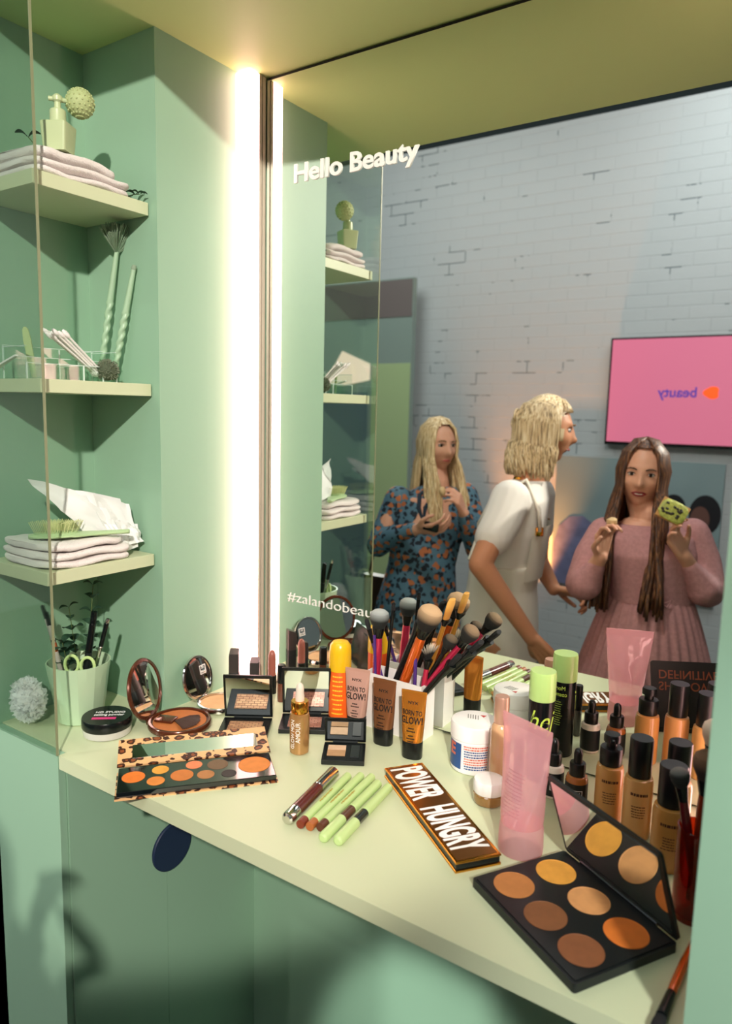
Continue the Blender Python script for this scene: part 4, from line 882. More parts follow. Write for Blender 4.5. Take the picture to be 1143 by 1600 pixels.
for s_ in (-1, 1):
    c = V((s_*.016, 0, .118)); g = G(); g.tube([c+V((.0135*math.cos(a)*1.0, 0, .019*math.sin(a))) for a in [2*PI*k/26 for k in range(27)]], .0032, 10, cap=False); g.obj('handle', MINTP, t)
    g = G(); g.loft([[(-s_*.010+x, y, 0) for x, y in ((-.001, -.001), (.001, -.001), (.001, .001), (-.001, .001))], [(s_*.004+x, y, .10) for x, y in ((-.004, -.001), (.004, -.001), (.004, .001), (-.004, .001))]]); g.obj('blade', CHROME, t, smooth=False)
sprig('tall eucalyptus sprig rising in the middle of the mint pot', [(-.115, -.385, .01), (-.112, -.372, .13), (-.104, -.362, .280)], 9, .0165, seed=11)
sprig('lower eucalyptus sprig leaning left in the mint pot', [(-.120, -.388, .01), (-.130, -.388, .12), (-.145, -.392, .232)], 8, .0165, seed=12)
sprig('short leafy eucalyptus sprig filling the front of the mint pot', [(-.118, -.400, .01), (-.124, -.412, .11), (-.132, -.418, .165)], 6, .019, seed=13)
# bath pouf
t = thing('bath_pouf', 'white netted bath pouf left of the mint pot behind the clear pane', 'bath pouf', (-.166, -.476, .0))
g = G(); rnd = random.Random(21); NET = clear('white_netting', (1, 1, 1), gloss=.0, rough=.5, dens=.75, body='ffffff')
for i in range(95):
    d = V((rnd.gauss(0, 1), rnd.gauss(0, 1), rnd.gauss(0, 1))).normalized(); c = V((0, 0, .053))+V((d.x*.038, d.y*.022, d.z*.043)); sd = d.orthogonal().normalized(); up = d.cross(sd)
    rw = []; r = rnd.uniform(.012, .018); ph = rnd.uniform(0, 6)
    for a in [2*PI*k/22 for k in range(22)]:
        ra = r*(1+.22*math.sin(5*a+ph)); e = c+(sd*math.cos(a)+up*math.sin(a))*ra+d*(.004*math.sin(7*a+ph)); rw.append(e)
    mid = [c+(q-c)*.55-d*.006 for q in rw]; ins = [c+(q-c)*.15-d*.002 for q in rw]
    g.loft([[V((max(-.050, min(.052, q.x)), max(-.036, min(.034, q.y)), max(.003, q.z))) for q in k] for k in (ins, mid, rw)], cap=False)
g.obj('netting', NET, t, ang=3)
# ================================================================ people (real, standing in front of the booth; the mirror shows them)
SKIN = mat('skin', 'd8a084', .5, sss=.15, var=.04, vs=8); SKIN2 = mat('skin_tanned', 'c88a66', .5, sss=.15, var=.04, vs=8)
EYEW = mat('eye_white', 'd8d0cc', .2); IRIS = mat('iris', '2c241e', .15); LIP = mat('lip', 'a84c44', .35); LIPD = mat('dark_lip', '8a2830', .3); BROW = mat('brow', '7a5a3a', .8); BROWD = mat('dark_brow', '3a2418', .8)
def remesh(g, name, vox, smooth=4, mats=None, fn=None):
    me = g.mesh(name, smooth=False); o = bpy.data.objects.new(name, me); COL.objects.link(o)
    m = o.modifiers.new('r', 'REMESH'); m.mode = 'VOXEL'; m.voxel_size = vox; m.use_smooth_shade = True
    if smooth: k = o.modifiers.new('s', 'SMOOTH'); k.factor = .5; k.iterations = smooth
    dg = bpy.context.evaluated_depsgraph_get(); r = bpy.data.meshes.new_from_object(o.evaluated_get(dg)); bpy.data.objects.remove(o)
    for p in r.polygons: p.use_smooth = True
    r.materials.clear(); return r
def cap(g, a, b, ra, rb, n=5, seg=14):
    a, b = V(a), V(b)
    g.tube([a.lerp(b, i/n) for i in range(n+1)], [ra+(rb-ra)*i/n for i in range(n+1)], seg); g.ball(a, ra, seg, 8); g.ball(b, rb, seg, 8)
def chain(g, pts, rs):
    for i in range(len(pts)-1): cap(g, pts[i], pts[i+1], rs[i], rs[i+1])
def hand(g, wrist, dirn, palm, s=1.0, curl=.9, side=1, spread=.12):
    """palm + 4 fingers + thumb; dirn = wrist->knuckles, palm = palm normal (side the fingers curl to)"""
    d = V(dirn).normalized(); n = V(palm); n = (n-d*n.dot(d)).normalized(); w = d.cross(n)*side; W_ = V(wrist)
    for k in range(4):
        x = (k-1.5)*.0195*s; kn = W_+d*(.088*s-.004*abs(k-1.2)*s)+w*x
        cap(g, W_+w*x*.55+d*.012*s, kn, .0145*s, .0115*s)
        L = (.038, .043, .040, .031)[k]*s; a = 0; p = kn; r = .0088*s
        for j, f in enumerate((1, .66, .5)):
            a += curl*(.55 if j == 0 else .75); q = p+(d*math.cos(a)+n*math.sin(a)+w*(k-1.5)*spread*(.6 if j == 0 else .2)).normalized()*L*f
            cap(g, p, q, r, r*.9, 3, 10); p = q; r *= .9
    t0 = W_+d*.022*s-w*.026*s; t1 = t0+(d*.75-w*.75+n*.35).normalized()*.036*s; t2 = t1+(d*.95-w*.15+n*.6).normalized()*.030*s; t3 = t2+(d*.9+w*.2+n*.5).normalized()*.022*s
    cap(g, t0, t1, .0125*s, .0108*s); cap(g, t1, t2, .0105*s, .0092*s, 3, 10); cap(g, t2, t3, .0092*s, .0078*s, 3, 10)
    return W_+d*.085*s+n*.035*s
def gauss(p, c, s_): return math.exp(-sum(((p[i]-c[i])/s_[i])**2 for i in range(3)))
def head_pt(p):
    x, y, z = p
    X, Y, Z = x*.0735, y*.092, z*.114
    if z < 0:
        k = (-z)**1.6; X *= 1-.30*k; 
        if y < 0: Y *= 1-.42*k
    if y > 0: Y *= .95
    q = V((X, Y, Z))
    q.y += .024*gauss(q, (0, .088, -.020), (.0125, .05, .014)) + .012*gauss(q, (0, .09, .004), (.009, .05, .020))
    for s_ in (-1, 1):
        q.y -= .008*gauss(q, (s_*.030, .082, .016), (.016, .05, .011)); q.y += .004*gauss(q, (s_*.028, .085, .036), (.022, .05, .008)); q.y += .005*gauss(q, (s_*.040, .072, -.018), (.016, .05, .016))
        q.x += s_*.003*gauss(q, (s_*.052, .05, -.02), (.02, .03, .02))
    q.y += .007*gauss(q, (0, .085, -.052), (.020, .05, .008)) + .009*gauss(q, (0, .07, -.092), (.020, .05, .016))
    q.y -= .004*gauss(q, (0, .085, -.070), (.020, .05, .006))
    return q
def head_frame(c, fwd, roll=0):
    f = V(fwd).normalized(); r = f.cross(V((0, 0, 1))).normalized(); u = r.cross(f)
    m = M((( r.x, f.x, u.x, c[0]), (r.y, f.y, u.y, c[1]), (r.z, f.z, u.z, c[2]), (0, 0, 0, 1))); return m @ M.Rotation(roll, 4, 'Y')
def face_parts(t, H, s, lip, brow, smile=0, open_=0):
    Hs = H @ M.Scale(s, 4)
    for sg in (-1, 1):
        g = G(); g.ball((sg*.030, .0705, .014), (.0125, .0085, .0072), 16, 10, Hs); e = g.obj('eye', EYEW, t)
        g = G(); g.ball((sg*.030, .0768, .0140), (.0060, .0032, .0060), 14, 8, Hs); g.obj('iris', IRIS, e)
        g = G(); g.tube([(sg*.017, .0775, .014), (sg*.023, .0815, .0190), (sg*.031, .0818, .0206), (sg*.040, .0780, .0180), (sg*.0445, .0735, .0145)], [.0008, .0014, .0016, .0014, .0008], 8, mt=Hs); g.obj('eyelashes', BROWD, t)
        g = G(); g.tube([(sg*.014, .0885, .0300), (sg*.024, .0905, .0345), (sg*.036, .0865, .0350), (sg*.047, .0770, .0300)], [.0018, .0026, .0022, .0009], 8, mt=Hs); g.obj('eyebrow', brow, t)
    g = G(); w1 = .021+.004*smile
    for up in (1, -1):
        g.tube([(-w1, .0760, -.0520+.003*smile), (-w1*.5, .0840, -.0505+up*(.0010+open_)), (0, .0865, -.0515+up*(.0016+open_)), (w1*.5, .0840, -.0505+up*(.0010+open_)), (w1, .0760, -.0520+.003*smile)], [.0012, .0034, .0038, .0034, .0012], 10, mt=Hs)
    g.obj('lips', lip, t)
    if open_:
        g = G(); g.ball((0, .0845, -.0508), (.013, .003, open_+.001), 14, 8, Hs); g.obj('teeth', mat('teeth', 'e4dcd4', .3), t)
def body_ring(c, wx, wy, ax, n=28, e=.85):
    ax = V((ax[0], ax[1], 0)).normalized(); ay = V((-ax.y, ax.x, 0)); out = []
    for k in range(n):
        a = 2*PI*k/n; C_, S_ = math.cos(a), math.sin(a)
        out.append(V(c)+ax*wx*math.copysign(abs(C_)**e, C_)+ay*wy*math.copysign(abs(S_)**e, S_))
    return out
def hair_locks(name, m, t, H, s, starts, r=.007, seed=1, shell=True, face=(.30, .35)):
    """starts: list of point chains in head space"""
    g = G(); Hs = H @ M.Scale(s, 4)
    if shell:
        def f(p):
            q = head_pt(p); return q*1.10+V((0, -.004, .004))
        b = bmesh.new(); gg = G(); gg.ball((0, 0, 0), 1, 40, 28, None, f)
        rm = [v for v in gg.b.verts if (v.co.y > .028 and v.co.z < .093 and abs(v.co.x) < .064-max(0, v.co.z-.05)*.9) or v.co.z < -.072]
        bmesh.ops.delete(gg.b, geom=rm, context='VERTS')
        g._add([v.co.copy() for v in gg.b.verts], [], Hs) if False else None
        gg.b.verts.index_update(); g._add([v.co.copy() for v in gg.b.verts], [[v.index for v in fc.verts] for fc in gg.b.faces], Hs)
    for pts in starts:
        n = len(pts); g.tube(pts, [r*(.75 if i == 0 else (1 if i < n-1 else .6)) for i in range(n)], 7, mt=Hs)
    return g.obj(name, m, t, ang=2)
def hairmat(name, c0, c1, c2):
    m = bpy.data.materials.new(name); m.use_nodes = True; nt = m.node_tree; n = nt.nodes; L = nt.links; b = n['Principled BSDF']
    tc = n.new('ShaderNodeTexCoord'); mp = n.new('ShaderNodeMapping'); mp.inputs['Scale'].default_value = (1, 1, .07); L.new(tc.outputs['Object'], mp.inputs[0])
    nz = n.new('ShaderNodeTexNoise'); nz.inputs['Scale'].default_value = 160; nz.inputs['Detail'].default_value = 4; L.new(mp.outputs[0], nz.inputs['Vector'])
    r = n.new('ShaderNodeValToRGB'); e = r.color_ramp.elements; e[0].position = .3; e[0].color = (*srgb(c0), 1); e[1].position = .7; e[1].color = (*srgb(c2), 1); q = e.new(.5); q.color = (*srgb(c1), 1)
    L.new(nz.outputs['Fac'], r.inputs[0]); L.new(r.outputs[0], b.inputs['Base Color']); b.inputs['Roughness'].default_value = .42
    bp = n.new('ShaderNodeBump'); bp.inputs['Strength'].default_value = .6; bp.inputs['Distance'].default_value = .003; L.new(nz.outputs['Fac'], bp.inputs['Height']); L.new(bp.outputs[0], b.inputs['Normal']); return m
def skull(a, el, k=1.10):   # point on the skull: azimuth a (0 = face, +right), elevation el
    p = V((math.sin(a)*math.cos(el), math.cos(a)*math.cos(el), math.sin(el))); q = head_pt(p)*k; return q+V((0, -.004, .004))
def long_hair(seed, L0, n=90, fw_=.09, wave=.004, amin=.75, spread=1.0):
    rnd = random.Random(seed); out = []
    for i in range(n):
        sg = 1 if i % 2 else -1; a = sg*(amin+(PI-amin)*(i/n)); L = L0*rnd.uniform(.86, 1.04)
        pts = [skull(sg*.10, 1.50, 1.11), skull(a*.75, 1.10, 1.13), skull(a*.95, .62, 1.14+rnd.uniform(0, .02)), skull(a, .12, 1.13+rnd.uniform(0, .03)), skull(a, -.30, 1.14+rnd.uniform(0, .04))]
        p = pts[-1].copy(); steps = 7; ph = rnd.uniform(0, 6)
        tx = sg*rnd.uniform(.045, .115)*spread if abs(a) < 1.55 else p.x*1.1; 
        for k in range(1, steps+1):
            u = k/steps; q = V((p.x+(tx-p.x)*u+sg*.006*math.sin(u*3)+wave*math.sin(u*7+ph), p.y+(fw_*u**.7 if abs(a) < 1.55 else -.012*u)+wave*math.cos(u*6+ph), p.z-L*u)); pts.append(q)
        out.append(pts)
    return out
def legs(g, hipc, ax, s, floor=FZ):
    ax = V((ax[0], ax[1], 0)).normalized()
    for sg in (-1, 1):
        h = V(hipc)+ax*sg*.085*s; k = V((h.x, h.y, (hipc[2]+floor)/2+.02)); an = V((h.x, h.y, floor+.08)); fw = V((-ax.y, ax.x, 0))*.12
        cap(g, h, k, .078*s, .052*s); cap(g, k, an, .055*s, .034*s)
        cap(g, an, V((an.x, an.y, floor+.035))+V(FWD_)*.02, .034, .032); cap(g, V((an.x, an.y, floor+.032)), V((an.x, an.y, floor+.026))+V(FWD_)*.14, .030, .024)
def arm(g, pts, rs): chain(g, [V(p) for p in pts], rs)
def torso(g, secs, ax):
    g.loft([body_ring(c, wx, wy, ax) for c, wx, wy in secs])
def person(label, loc, head_c, head_f, hs, skin, neck, build_body, roll=0):
    t = thing('person', label, 'person', loc); inv = M.Translation(-V(loc)); H = inv @ head_frame(head_c, head_f, roll)
    g = G(); g.ball((0, 0, 0), 1, 64, 44, H @ M.Scale(hs, 4), head_pt)
    for sg in (-1, 1): g.ball((sg*.073, -.006, -.004), (.007, .016, .027), 12, 8, H @ M.Scale(hs, 4))
    chin_base = H @ V((0, -.012, -.07)); cap(g, chin_base, inv @ V(neck), .050*hs, .056*hs)
    build_body(g, inv); me = remesh(g, 'body', .0042, 3); link('body', me, skin, t); return t, H, inv
def inv_pts(inv, pts): return [inv @ V(p) for p in pts]
# ---- woman in the blue floral dress
def flower_mat():
    m = bpy.data.materials.new('floral_print'); m.use_nodes = True; nt = m.node_tree; n = nt.nodes; L = nt.links; b = n['Principled BSDF']
    tc = n.new('ShaderNodeTexCoord'); nz = n.new('ShaderNodeTexNoise'); nz.inputs['Scale'].default_value = 30; L.new(tc.outputs['Object'], nz.inputs['Vector'])
    mx = n.new('ShaderNodeMixRGB'); mx.inputs[0].default_value = .03; L.new(tc.outputs['Object'], mx.inputs[1]); L.new(nz.outputs['Color'], mx.inputs[2])
    vo = n.new('ShaderNodeTexVoronoi'); vo.inputs['Scale'].default_value = 46; L.new(mx.outputs[0], vo.inputs['Vector'])
    v2 = n.new('ShaderNodeTexVoronoi'); v2.inputs['Scale'].default_value = 30; mp = n.new('ShaderNodeMapping'); mp.inputs['Location'].default_value = (3, 1, 7); L.new(mx.outputs[0], mp.inputs[0]); L.new(mp.outputs[0], v2.inputs['Vector'])
    r1 = n.new('ShaderNodeValToRGB'); r1.color_ramp.interpolation = 'CONSTANT'; r1.color_ramp.elements[0].color = (1, 1, 1, 1); r1.color_ramp.elements[1].position = .42; r1.color_ramp.elements[1].color = (0, 0, 0, 1); L.new(vo.outputs['Distance'], r1.inputs[0])
    a = n.new('ShaderNodeMixRGB'); a.inputs[1].default_value = (*srgb('4e7286'), 1); a.inputs[2].default_value = (*srgb('14202e'), 1); L.new(r1.outputs[0], a.inputs[0])
    r2 = n.new('ShaderNodeValToRGB'); r2.color_ramp.interpolation = 'CONSTANT'; r2.color_ramp.elements[0].color = (1, 1, 1, 1); r2.color_ramp.elements[1].position = .33; r2.color_ramp.elements[1].color = (0, 0, 0, 1); L.new(v2.outputs['Distance'], r2.inputs[0])
    c = n.new('ShaderNodeMixRGB'); L.new(r2.outputs[0], c.inputs[0]); L.new(a.outputs[0], c.inputs[1]); c.inputs[2].default_value = (*srgb('b0663c'), 1)
    L.new(c.outputs[0], b.inputs['Base Color']); b.inputs['Roughness'].default_value = .75; return m
FL = flower_mat(); AX = (.71, -.70); FWD_ = (.68, .71, 0)
def bA(g, inv):
    torso(g, [(inv @ V(c), wx, wy) for c, wx, wy in (((-.255, -1.27, -.16), .150, .105), ((-.255, -1.285, .02), .125, .09), ((-.250, -1.315, .20), .135, .095), ((-.245, -1.335, .30), .125, .075), ((-.242, -1.345, .345), .070, .05))], AX)
    legs(g, inv @ V((-.26, -1.27, -.16)), AX, 1.0, FZ-LOC.z)
    arm(g, inv_pts(inv, [(-.358, -1.235, .300), (-.382, -1.150, .118), (-.190, -1.118, .205)]), [.044, .034, .022])
    arm(g, inv_pts(inv, [(-.152, -1.438, .315), (-.066, -1.383, .110), (-.072, -1.265, .262)]), [.044, .034, .022])
    hand(g, inv @ V((-.190, -1.118, .205)), (.95, .0, .10), (.3, -.6, .7), .86, .75, 1)
    hand(g, inv @ V((-.072, -1.265, .262)), (-.05, .62, .85), (-.75, .3, .1), .86, 1.0, -1)
LOC = V((-.25, -1.33, FZ))
t, H, inv = person('blonde long-haired woman in a blue floral dress holding a snack and a phone', LOC, (-.251, -1.366, .508), (.86, .48, -.06), .93, SKIN, (-.240, -1.348, .355), bA)
face_parts(t, H, .93, LIP, BROW)
g = G()
torso(g, [(inv @ V(c), wx, wy) for c, wx, wy in (((-.262, -1.255, -.14), .165, .125), ((-.258, -1.280, .03), .138, .104), ((-.250, -1.318, .19), .148, .098), ((-.246, -1.334, .28), .142, .080), ((-.242, -1.342, .333), .095, .066), ((-.240, -1.346, .350), .062, .054))], AX)
arm(g, inv_pts(inv, [(-.352, -1.238, .292), (-.378, -1.205, .20), (-.386, -1.150, .112), (-.30, -1.128, .165), (-.215, -1.120, .198)]), [.058, .052, .048, .040, .028])
arm(g, inv_pts(inv, [(-.156, -1.434, .308), (-.10, -1.41, .21), (-.062, -1.383, .104), (-.068, -1.30, .205), (-.071, -1.275, .245)]), [.058, .052, .048, .036, .028])
link('dress', remesh(g, 'dress', .006, 4), FL, t)
g = G(); rings = []
for i in range(13):
    u = i/12; z = -.10-.52*u; c = inv @ V((-.262+.0*u, -1.258, z))
    rings.append([c+(V((.71, -.70, 0))*math.cos(a)*(.163+.10*u)+V((.70, .71, 0))*math.sin(a)*(.122+.11*u))*(1+.05*u*math.sin(9*a)) for a in [2*PI*k/72 for k in range(72)]])
g.loft(rings, cap=False); g.obj('skirt', FL, t, ang=3)
g = G()
for sg in (-1, 1): g.tube([inv @ V(q) for q in ((-.245, -1.295, .348), (-.240+sg*.020, -1.268+(-sg)*.018, .318), (-.238+sg*.010, -1.232-sg*.008, .270), (-.225, -1.222, .215))], [.007, .010, .009, .004], 8)
g.obj('collar', mat('dark_navy_cloth', '1c2c3c', .7), t)
g = G()
for i in range(5): g.ball(inv @ V((-.186+.004*i, -1.222+.010*i*.3, .19-.052*i)), .0055, 10, 6)
g.obj('buttons', mat('dark_button', '2a2420', .3), t)
HA = hairmat('blonde_hair', 'a8855a', 'd8bc8c', 'f0dcb4')
hair_locks('hair', HA, t, H, .93, long_hair(3, .31, 330, fw_=.095, wave=.006, amin=.80, spread=.85), r=.0062)
tag(G().ball((-.112, -1.160, .352), (.014, .010, .018), 12, 8, None, lambda p: p*(1+.25*NZ.noise(p*1.5))).obj('snack', mat('pale_bread', 'd8b888', .8, bump=.6, bs=150)), 'small pale bite of food held by the woman in the floral dress', 'snack')
tag(G().box((0, 0, 0), (.062, .016, .034), M.Translation((-.125, -1.105, .222)) @ M.Rotation(-.15, 4, 'Z') @ M.Rotation(.15, 4, 'Y'), bev=.006, seg=3).obj('phone', BLACK, ang=.6), 'small black phone held by the woman in the floral dress', 'phone')
t2 = thing('shoulder_bag', 'brown shoulder bag hanging at the hip of the woman in the floral dress', 'bag', (-.485, -1.30, -.14))
g = G(); g.loft([[V((x*(1+.12*u), y, -.11+.2*u)) for x, y in rrect(.11, .052, .02)] for u in (0, .15, .5, .85, 1)]); g.obj('pouch', mat('brown_leather', '4a3426', .5, bump=.4, bs=90), t2, ang=.8)
g = G(); g.tube([(-.04, 0, .09), (-.02, -.01, .22), (.03, -.02, .33), (.07, -.02, .40)], .006, 8); g.obj('strap', MATS['brown_leather'], t2)
# ---- woman in white T-shirt and cream overalls
AX = (.25, .97); FWD_ = (.95, -.25, 0)
def bB(g, inv):
    torso(g, [(inv @ V(c), wx, wy) for c, wx, wy in (((.191, -1.05, -.12), .150, .110), ((.188, -1.06, .08), .125, .092), ((.205, -1.085, .25), .150, .100), ((.228, -1.11, .37), .140, .075), ((.242, -1.118, .415), .070, .05))], AX)
    legs(g, inv @ V((.191, -1.05, -.12)), AX, 1.05, FZ-LOC.z)
    arm(g, inv_pts(inv, [(.250, -.945, .372), (.230, -.785, .180), (.385, -.853, -.045)]), [.048, .037, .024])
    arm(g, inv_pts(inv, [(.232, -1.255, .370), (.238, -1.262, .12), (.318, -1.225, .030)]), [.048, .036, .024])
    hand(g, inv @ V((.385, -.853, -.045)), (.66, -.10, -.70), (.3, -.9, .0), .98, .45, -1)
    hand(g, inv @ V((.318, -1.225, .030)), (.85, -.35, -.12), (-.1, .5, -.85), .95, 1.1, 1)
LOC = V((.2, -1.08, -.9056)); FZB = FZ; FZ = -.9056
t, H, inv = person('blonde woman with a half-up bun in a white T-shirt and cream overalls, seen from behind', LOC, (.277, -1.163, .590), (.87, -.44, -.10), 1.0, SKIN2, (.245, -1.118, .42), bB)
face_parts(t, H, 1.0, LIP, BROW)
TEE = mat('white_cotton_shirt', 'e4ded6', .85, bump=.15, bs=40); OVR = mat('cream_denim', 'e6dfd0', .8, bump=.3, bs=500)
g = G()
torso(g, [(inv @ V(c), wx, wy) for c, wx, wy in (((.190, -1.055, .02), .140, .108), ((.190, -1.062, .12), .140, .106), ((.206, -1.085, .25), .162, .112), ((.228, -1.108, .36), .160, .090), ((.240, -1.116, .405), .100, .066), ((.244, -1.118, .425), .070, .058))], AX)
arm(g, inv_pts(inv, [(.246, -.960, .368), (.244, -.900, .300), (.238, -.855, .255)]), [.068, .064, .060]); arm(g, inv_pts(inv, [(.232, -1.248, .365), (.234, -1.256, .24)]), [.060, .056])
link('t_shirt', remesh(g, 't_shirt', .006, 4), TEE, t)
g = G()
torso(g, [(inv @ V(c), wx, wy) for c, wx, wy in (((.191, -1.05, -.20), .172, .138), ((.190, -1.055, -.06), .168, .130), ((.190, -1.060, .06), .150, .118), ((.196, -1.066, .145), .155, .118))], AX)
for sg in (-1, 1):
    hp = inv @ V((.191, -1.05, -.20)); ax = V((AX[0], AX[1], 0)).normalized(); h = hp+ax*sg*.088; cap(g, h, V((h.x, h.y, .42)), .090, .078); cap(g, V((h.x, h.y, .42)), V((h.x, h.y, .12)), .078, .072)
link('overalls', remesh(g, 'overalls', .007, 4), OVR, t)
g = G()
fw = V((.968, -.25, 0)); axv = V((.25, .968, 0))
def bodyp(a, z, k=1.0):   # point around the torso at azimuth a (0 = front)
    u = max(0, min(1, (z-.06)/.30)); c = V((.190, -1.06, 0)).lerp(V((.230, -1.108, 0)), u); wx = .158*k; wy = .122*k-.015*u
    p = c+axv*math.sin(a)*wx+fw*math.cos(a)*wy; return inv @ V((p.x, p.y, z))
for sg in (-1, 1):
    pts = [bodyp(sg*.75, .27, 1.12), bodyp(sg*.9, .34, 1.10), inv @ V((.248+axv.x*sg*.085, -1.115+axv.y*sg*.085, .432)), bodyp(PI-sg*.75, .36, 1.13), bodyp(PI-sg*.25, .27, 1.13), bodyp(PI+sg*.45, .15, 1.14)]
    for off in (-.008, 0, .008): g.tube([p+axv*off for p in pts], .0055, 8)
g.obj('straps', OVR, t, ang=2)
g = G(); g._add([], []); 
P_ = [[bodyp(a, z, 1.05) for a in [(-.85+1.7*k/10) for k in range(11)]] for z in (.10, .16, .22, .28)]
g.loft(P_, cap=False, closed=False); P2 = [[q-fw*.004 for q in r] for r in P_]; g.loft(P2, cap=False, closed=False); g.obj('bib', OVR, t, ang=2)
for sg in (-1, 1):
    c = bodyp(sg*.75, .268, 1.10); G().box((0, 0, 0), (.010, .026, .030), M.Translation(c) @ M.Rotation(sg*.9, 4, 'Z'), bev=.003).obj('buckle', GOLD, t)
    c = inv @ V((.248+axv.x*sg*.085-.03, -1.115+axv.y*sg*.085, .436)); G().box((0, 0, 0), (.022, .026, .008), M.Translation(c), bev=.002).obj('strap_slider', GOLD, t)
HB = hairmat('ash_blonde_hair', '5c4a34', 'd0b488', 'f0e0bc')
rnd = random.Random(5); st = []
for i in range(430):
    sg = 1 if i % 2 else -1; a = sg*(1.22+(PI-1.22)*(i/430)); L = rnd.uniform(.075, .125)
    pts = [skull(a*.6, 1.15, 1.11), skull(a*.9, .65, 1.15+rnd.uniform(0, .03)), skull(a, .15, 1.17+rnd.uniform(0, .05)), skull(a, -.30, 1.20+rnd.uniform(0, .06))]
    p = pts[-1]; ph = rnd.uniform(0, 6)
    for k in range(1, 6): u = k/5; pts.append(V((p.x*(1+.10*math.sin(u*3))+.0055*math.sin(u*7+ph), p.y*(1+.10*math.sin(u*3))+.0055*math.cos(u*7+ph), p.z-L*u)))
    st.append(pts)
for i in range(26):   # pinned-back strands and twisted bun
    a0 = rnd.uniform(-2.4, 2.4); pts = [skull(a0, .75, 1.13), skull(a0*1.1, .60, 1.17), V((.0, -.090, .034))+V((rnd.uniform(-.02, .02), 0, rnd.uniform(-.02, .02)))]
    st.append([skull(a0*.8, 1.05, 1.12)]+pts)
for k in range(5):
    ph = rnd.uniform(0, 6); q = .018+.004*k
    st.append([V((q*math.cos(a+ph), -.098-.006*math.sin(2*a+ph)-.003*k, .030+q*math.sin(a+ph))) for a in [2*PI*j/14 for j in range(14)]])
hair_locks('hair', HB, t, H, 1.0, st, r=.0044)
t.location = (.122, -1.268, -1.030); t.scale = (1.08, 1.08, 1.08); FZ = FZB
# ---- woman in the pink dress
AX = (.83, -.56); FWD_ = (.56, .83, 0)
def bC(g, inv):
    torso(g, [(inv @ V(c), wx, wy) for c, wx, wy in (((.625, -1.325, -.14), .155, .110), ((.622, -1.325, .04), .128, .095), ((.608, -1.325, .17), .140, .105), ((.602, -1.328, .25), .138, .080), ((.596, -1.33, .30), .075, .052))], AX)
    legs(g, inv @ V((.625, -1.325, -.14)), AX, 1.0, FZ-LOC.z)
    arm(g, inv_pts(inv, [(.472, -1.240, .250), (.447, -1.154, .077), (.508, -1.108, .192)]), [.046, .036, .023])
    arm(g, inv_pts(inv, [(.732, -1.412, .255), (.791, -1.375, .065), (.734, -1.259, .200)]), [.046, .036, .023])
    hand(g, inv @ V((.508, -1.108, .192)), (.10, .10, .98), (.75, .45, .1), .90, .95, -1)
    hand(g, inv @ V((.734, -1.259, .200)), (-.42, .35, .84), (.2, .35, .5), .92, .85, 1)
LOC = V((.62, -1.33, FZ))
t, H, inv = person('long brown-haired woman in a dusty pink pleated dress holding food in both hands', LOC, (.567, -1.334, .448), (.16, .97, -.06), 1.0, SKIN, (.594, -1.33, .31), bC, roll=.05)
face_parts(t, H, 1.0, LIPD, BROWD, smile=.8, open_=.0035)
PKD = mat('dusty_pink_chiffon', 'b88484', .8, bump=.3, bs=60, var=.08, vs=90)
g = G()
torso(g, [(inv @ V(c), wx, wy) for c, wx, wy in (((.624, -1.318, .03), .140, .108), ((.616, -1.320, .11), .148, .118), ((.606, -1.322, .19), .160, .128), ((.601, -1.326, .245), .158, .100), ((.597, -1.329, .285), .105, .068))], AX)
link('bodice', remesh(g, 'bodice', .006, 4), PKD, t)
for pts, rs in ((((.478, -1.245, .245), (.452, -1.20, .17), (.442, -1.150, .085), (.458, -1.130, .090), (.492, -1.116, .150)), (.060, .060, .058, .056, .030)), (((.728, -1.408, .250), (.77, -1.40, .16), (.795, -1.372, .075), (.785, -1.335, .085), (.750, -1.285, .160)), (.060, .060, .060, .058, .030))):
    g = G(); arm(g, inv_pts(inv, pts), rs); link('sleeve', remesh(g, 'sleeve', .006, 4), PKD, t)
g = G(); rings = []
for i in range(17):
    u = i/16; z = .045-.62*u; c = inv @ V((.624, -1.318, z))
    rings.append([c+(V((.83, -.56, 0))*math.cos(a)*(.136+.17*u**.8)+V((.56, .83, 0))*math.sin(a)*(.106+.17*u**.8))*(1+(.012+.045*u)*math.sin(34*a+.6*math.sin(3*a))) for a in [2*PI*k/272 for k in range(272)]])
g.loft(rings, cap=False); g.obj('skirt', PKD, t, ang=3)
g = G(); g.loft([body_ring(inv @ V((.624, -1.318, z)), .141, .110, AX) for z in (.030, .042, .052)], cap=False); g.obj('waistband', PKD, t, ang=2)
g = G()
for i in range(6): g.ball(inv @ V((.668-.002*i, -1.200-.004*abs(i-1.5), .205-.030*i)), .0045, 10, 6)
g.obj('buttons', mat('rose_button', '9c6c70', .4), t)
g = G()
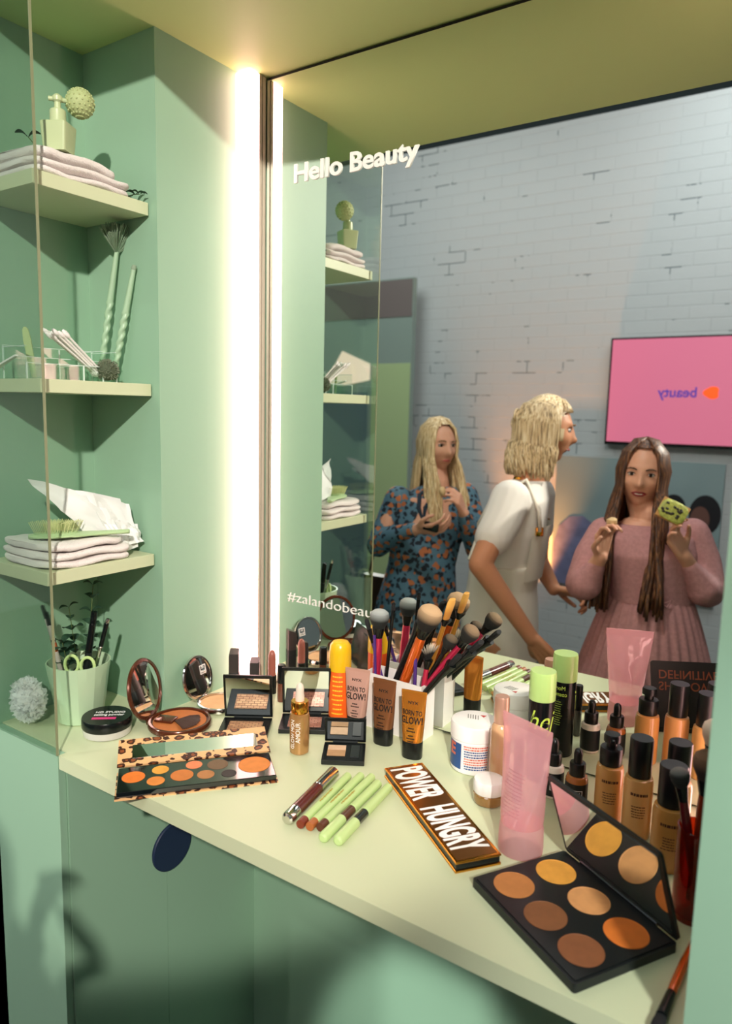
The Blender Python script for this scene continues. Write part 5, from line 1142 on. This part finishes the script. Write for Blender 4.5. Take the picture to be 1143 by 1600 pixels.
for sg in (-1, 1):
    g.tube([inv @ V((.690, -1.218, .040)), inv @ V((.690+sg*.022, -1.214-sg*.012, .052)), inv @ V((.690+sg*.014, -1.212, .030)), inv @ V((.690, -1.216, .040))], .0035, 8); g.tube([inv @ V((.690, -1.216, .038)), inv @ V((.690+sg*.010, -1.206, .0)), inv @ V((.690+sg*.012, -1.196, -.05))], .0032, 8)
g.obj('bow', PKD, t)
HC = hairmat('brown_hair', '2a1812', '50301e', '8a5c38')
hair_locks('hair', HC, t, H, 1.0, long_hair(9, .40, 330, fw_=.145, wave=.005, amin=.76, spread=1.05), r=.0075)
tag(G().ball((.540, -1.098, .312), (.018, .012, .014), 12, 8, None, lambda p: p*(1+.3*NZ.noise(p*1.7))).obj('snack', MATS['pale_bread']), 'small pale bite of food in the left-hand fingers of the woman in pink', 'snack')
t2 = thing('avocado_toast', 'square slice of green avocado toast with dark toppings held up by the woman in pink', 'toast', (.700, -1.196, .350)); t2.rotation_euler = (math.radians(-65), math.radians(25), math.radians(-12))
G().box((0, 0, 0), (.088, .070, .010), bev=.003).obj('bread', mat('toast_bread', 'b88850', .8, bump=.5, bs=120), t2)
g = G(); g.ball((0, 0, .007), (.043, .034, .006), 26, 10, None, lambda p: V((math.copysign(abs(p.x)**.6, p.x), math.copysign(abs(p.y)**.6, p.y), p.z))*(1+.1*NZ.noise(p*3))); g.obj('spread', mat('avocado_spread', 'a4a84c', .5, bump=.8, bs=140, var=.2, vs=120), t2)
rnd = random.Random(6); g = G()
for i in range(16): g.ball((rnd.uniform(-.032, .032), rnd.uniform(-.026, .026), .0125), (.0055, .0045, .003), 10, 6)
g.obj('topping', mat('dark_topping', '2c2418', .6), t2)
t2 = thing('shoulder_bag', 'dark bag with a chain strap behind the hip of the woman in pink', 'bag', (.93, -1.56, -.16))
g = G(); g.loft([[V((x*(1+.1*u), y, -.10+.18*u)) for x, y in rrect(.10, .05, .018)] for u in (0, .15, .5, .85, 1)]); g.obj('pouch', mat('black_leather', '241c1a', .45, bump=.4, bs=90), t2, ang=.8)
g = G(); g.tube([(.03, 0, .08), (.0, .02, .22), (-.05, .03, .36), (-.09, .05, .42)], .0045, 8); g.obj('strap', mat('chain_brown', '5c4430', .4), t2)
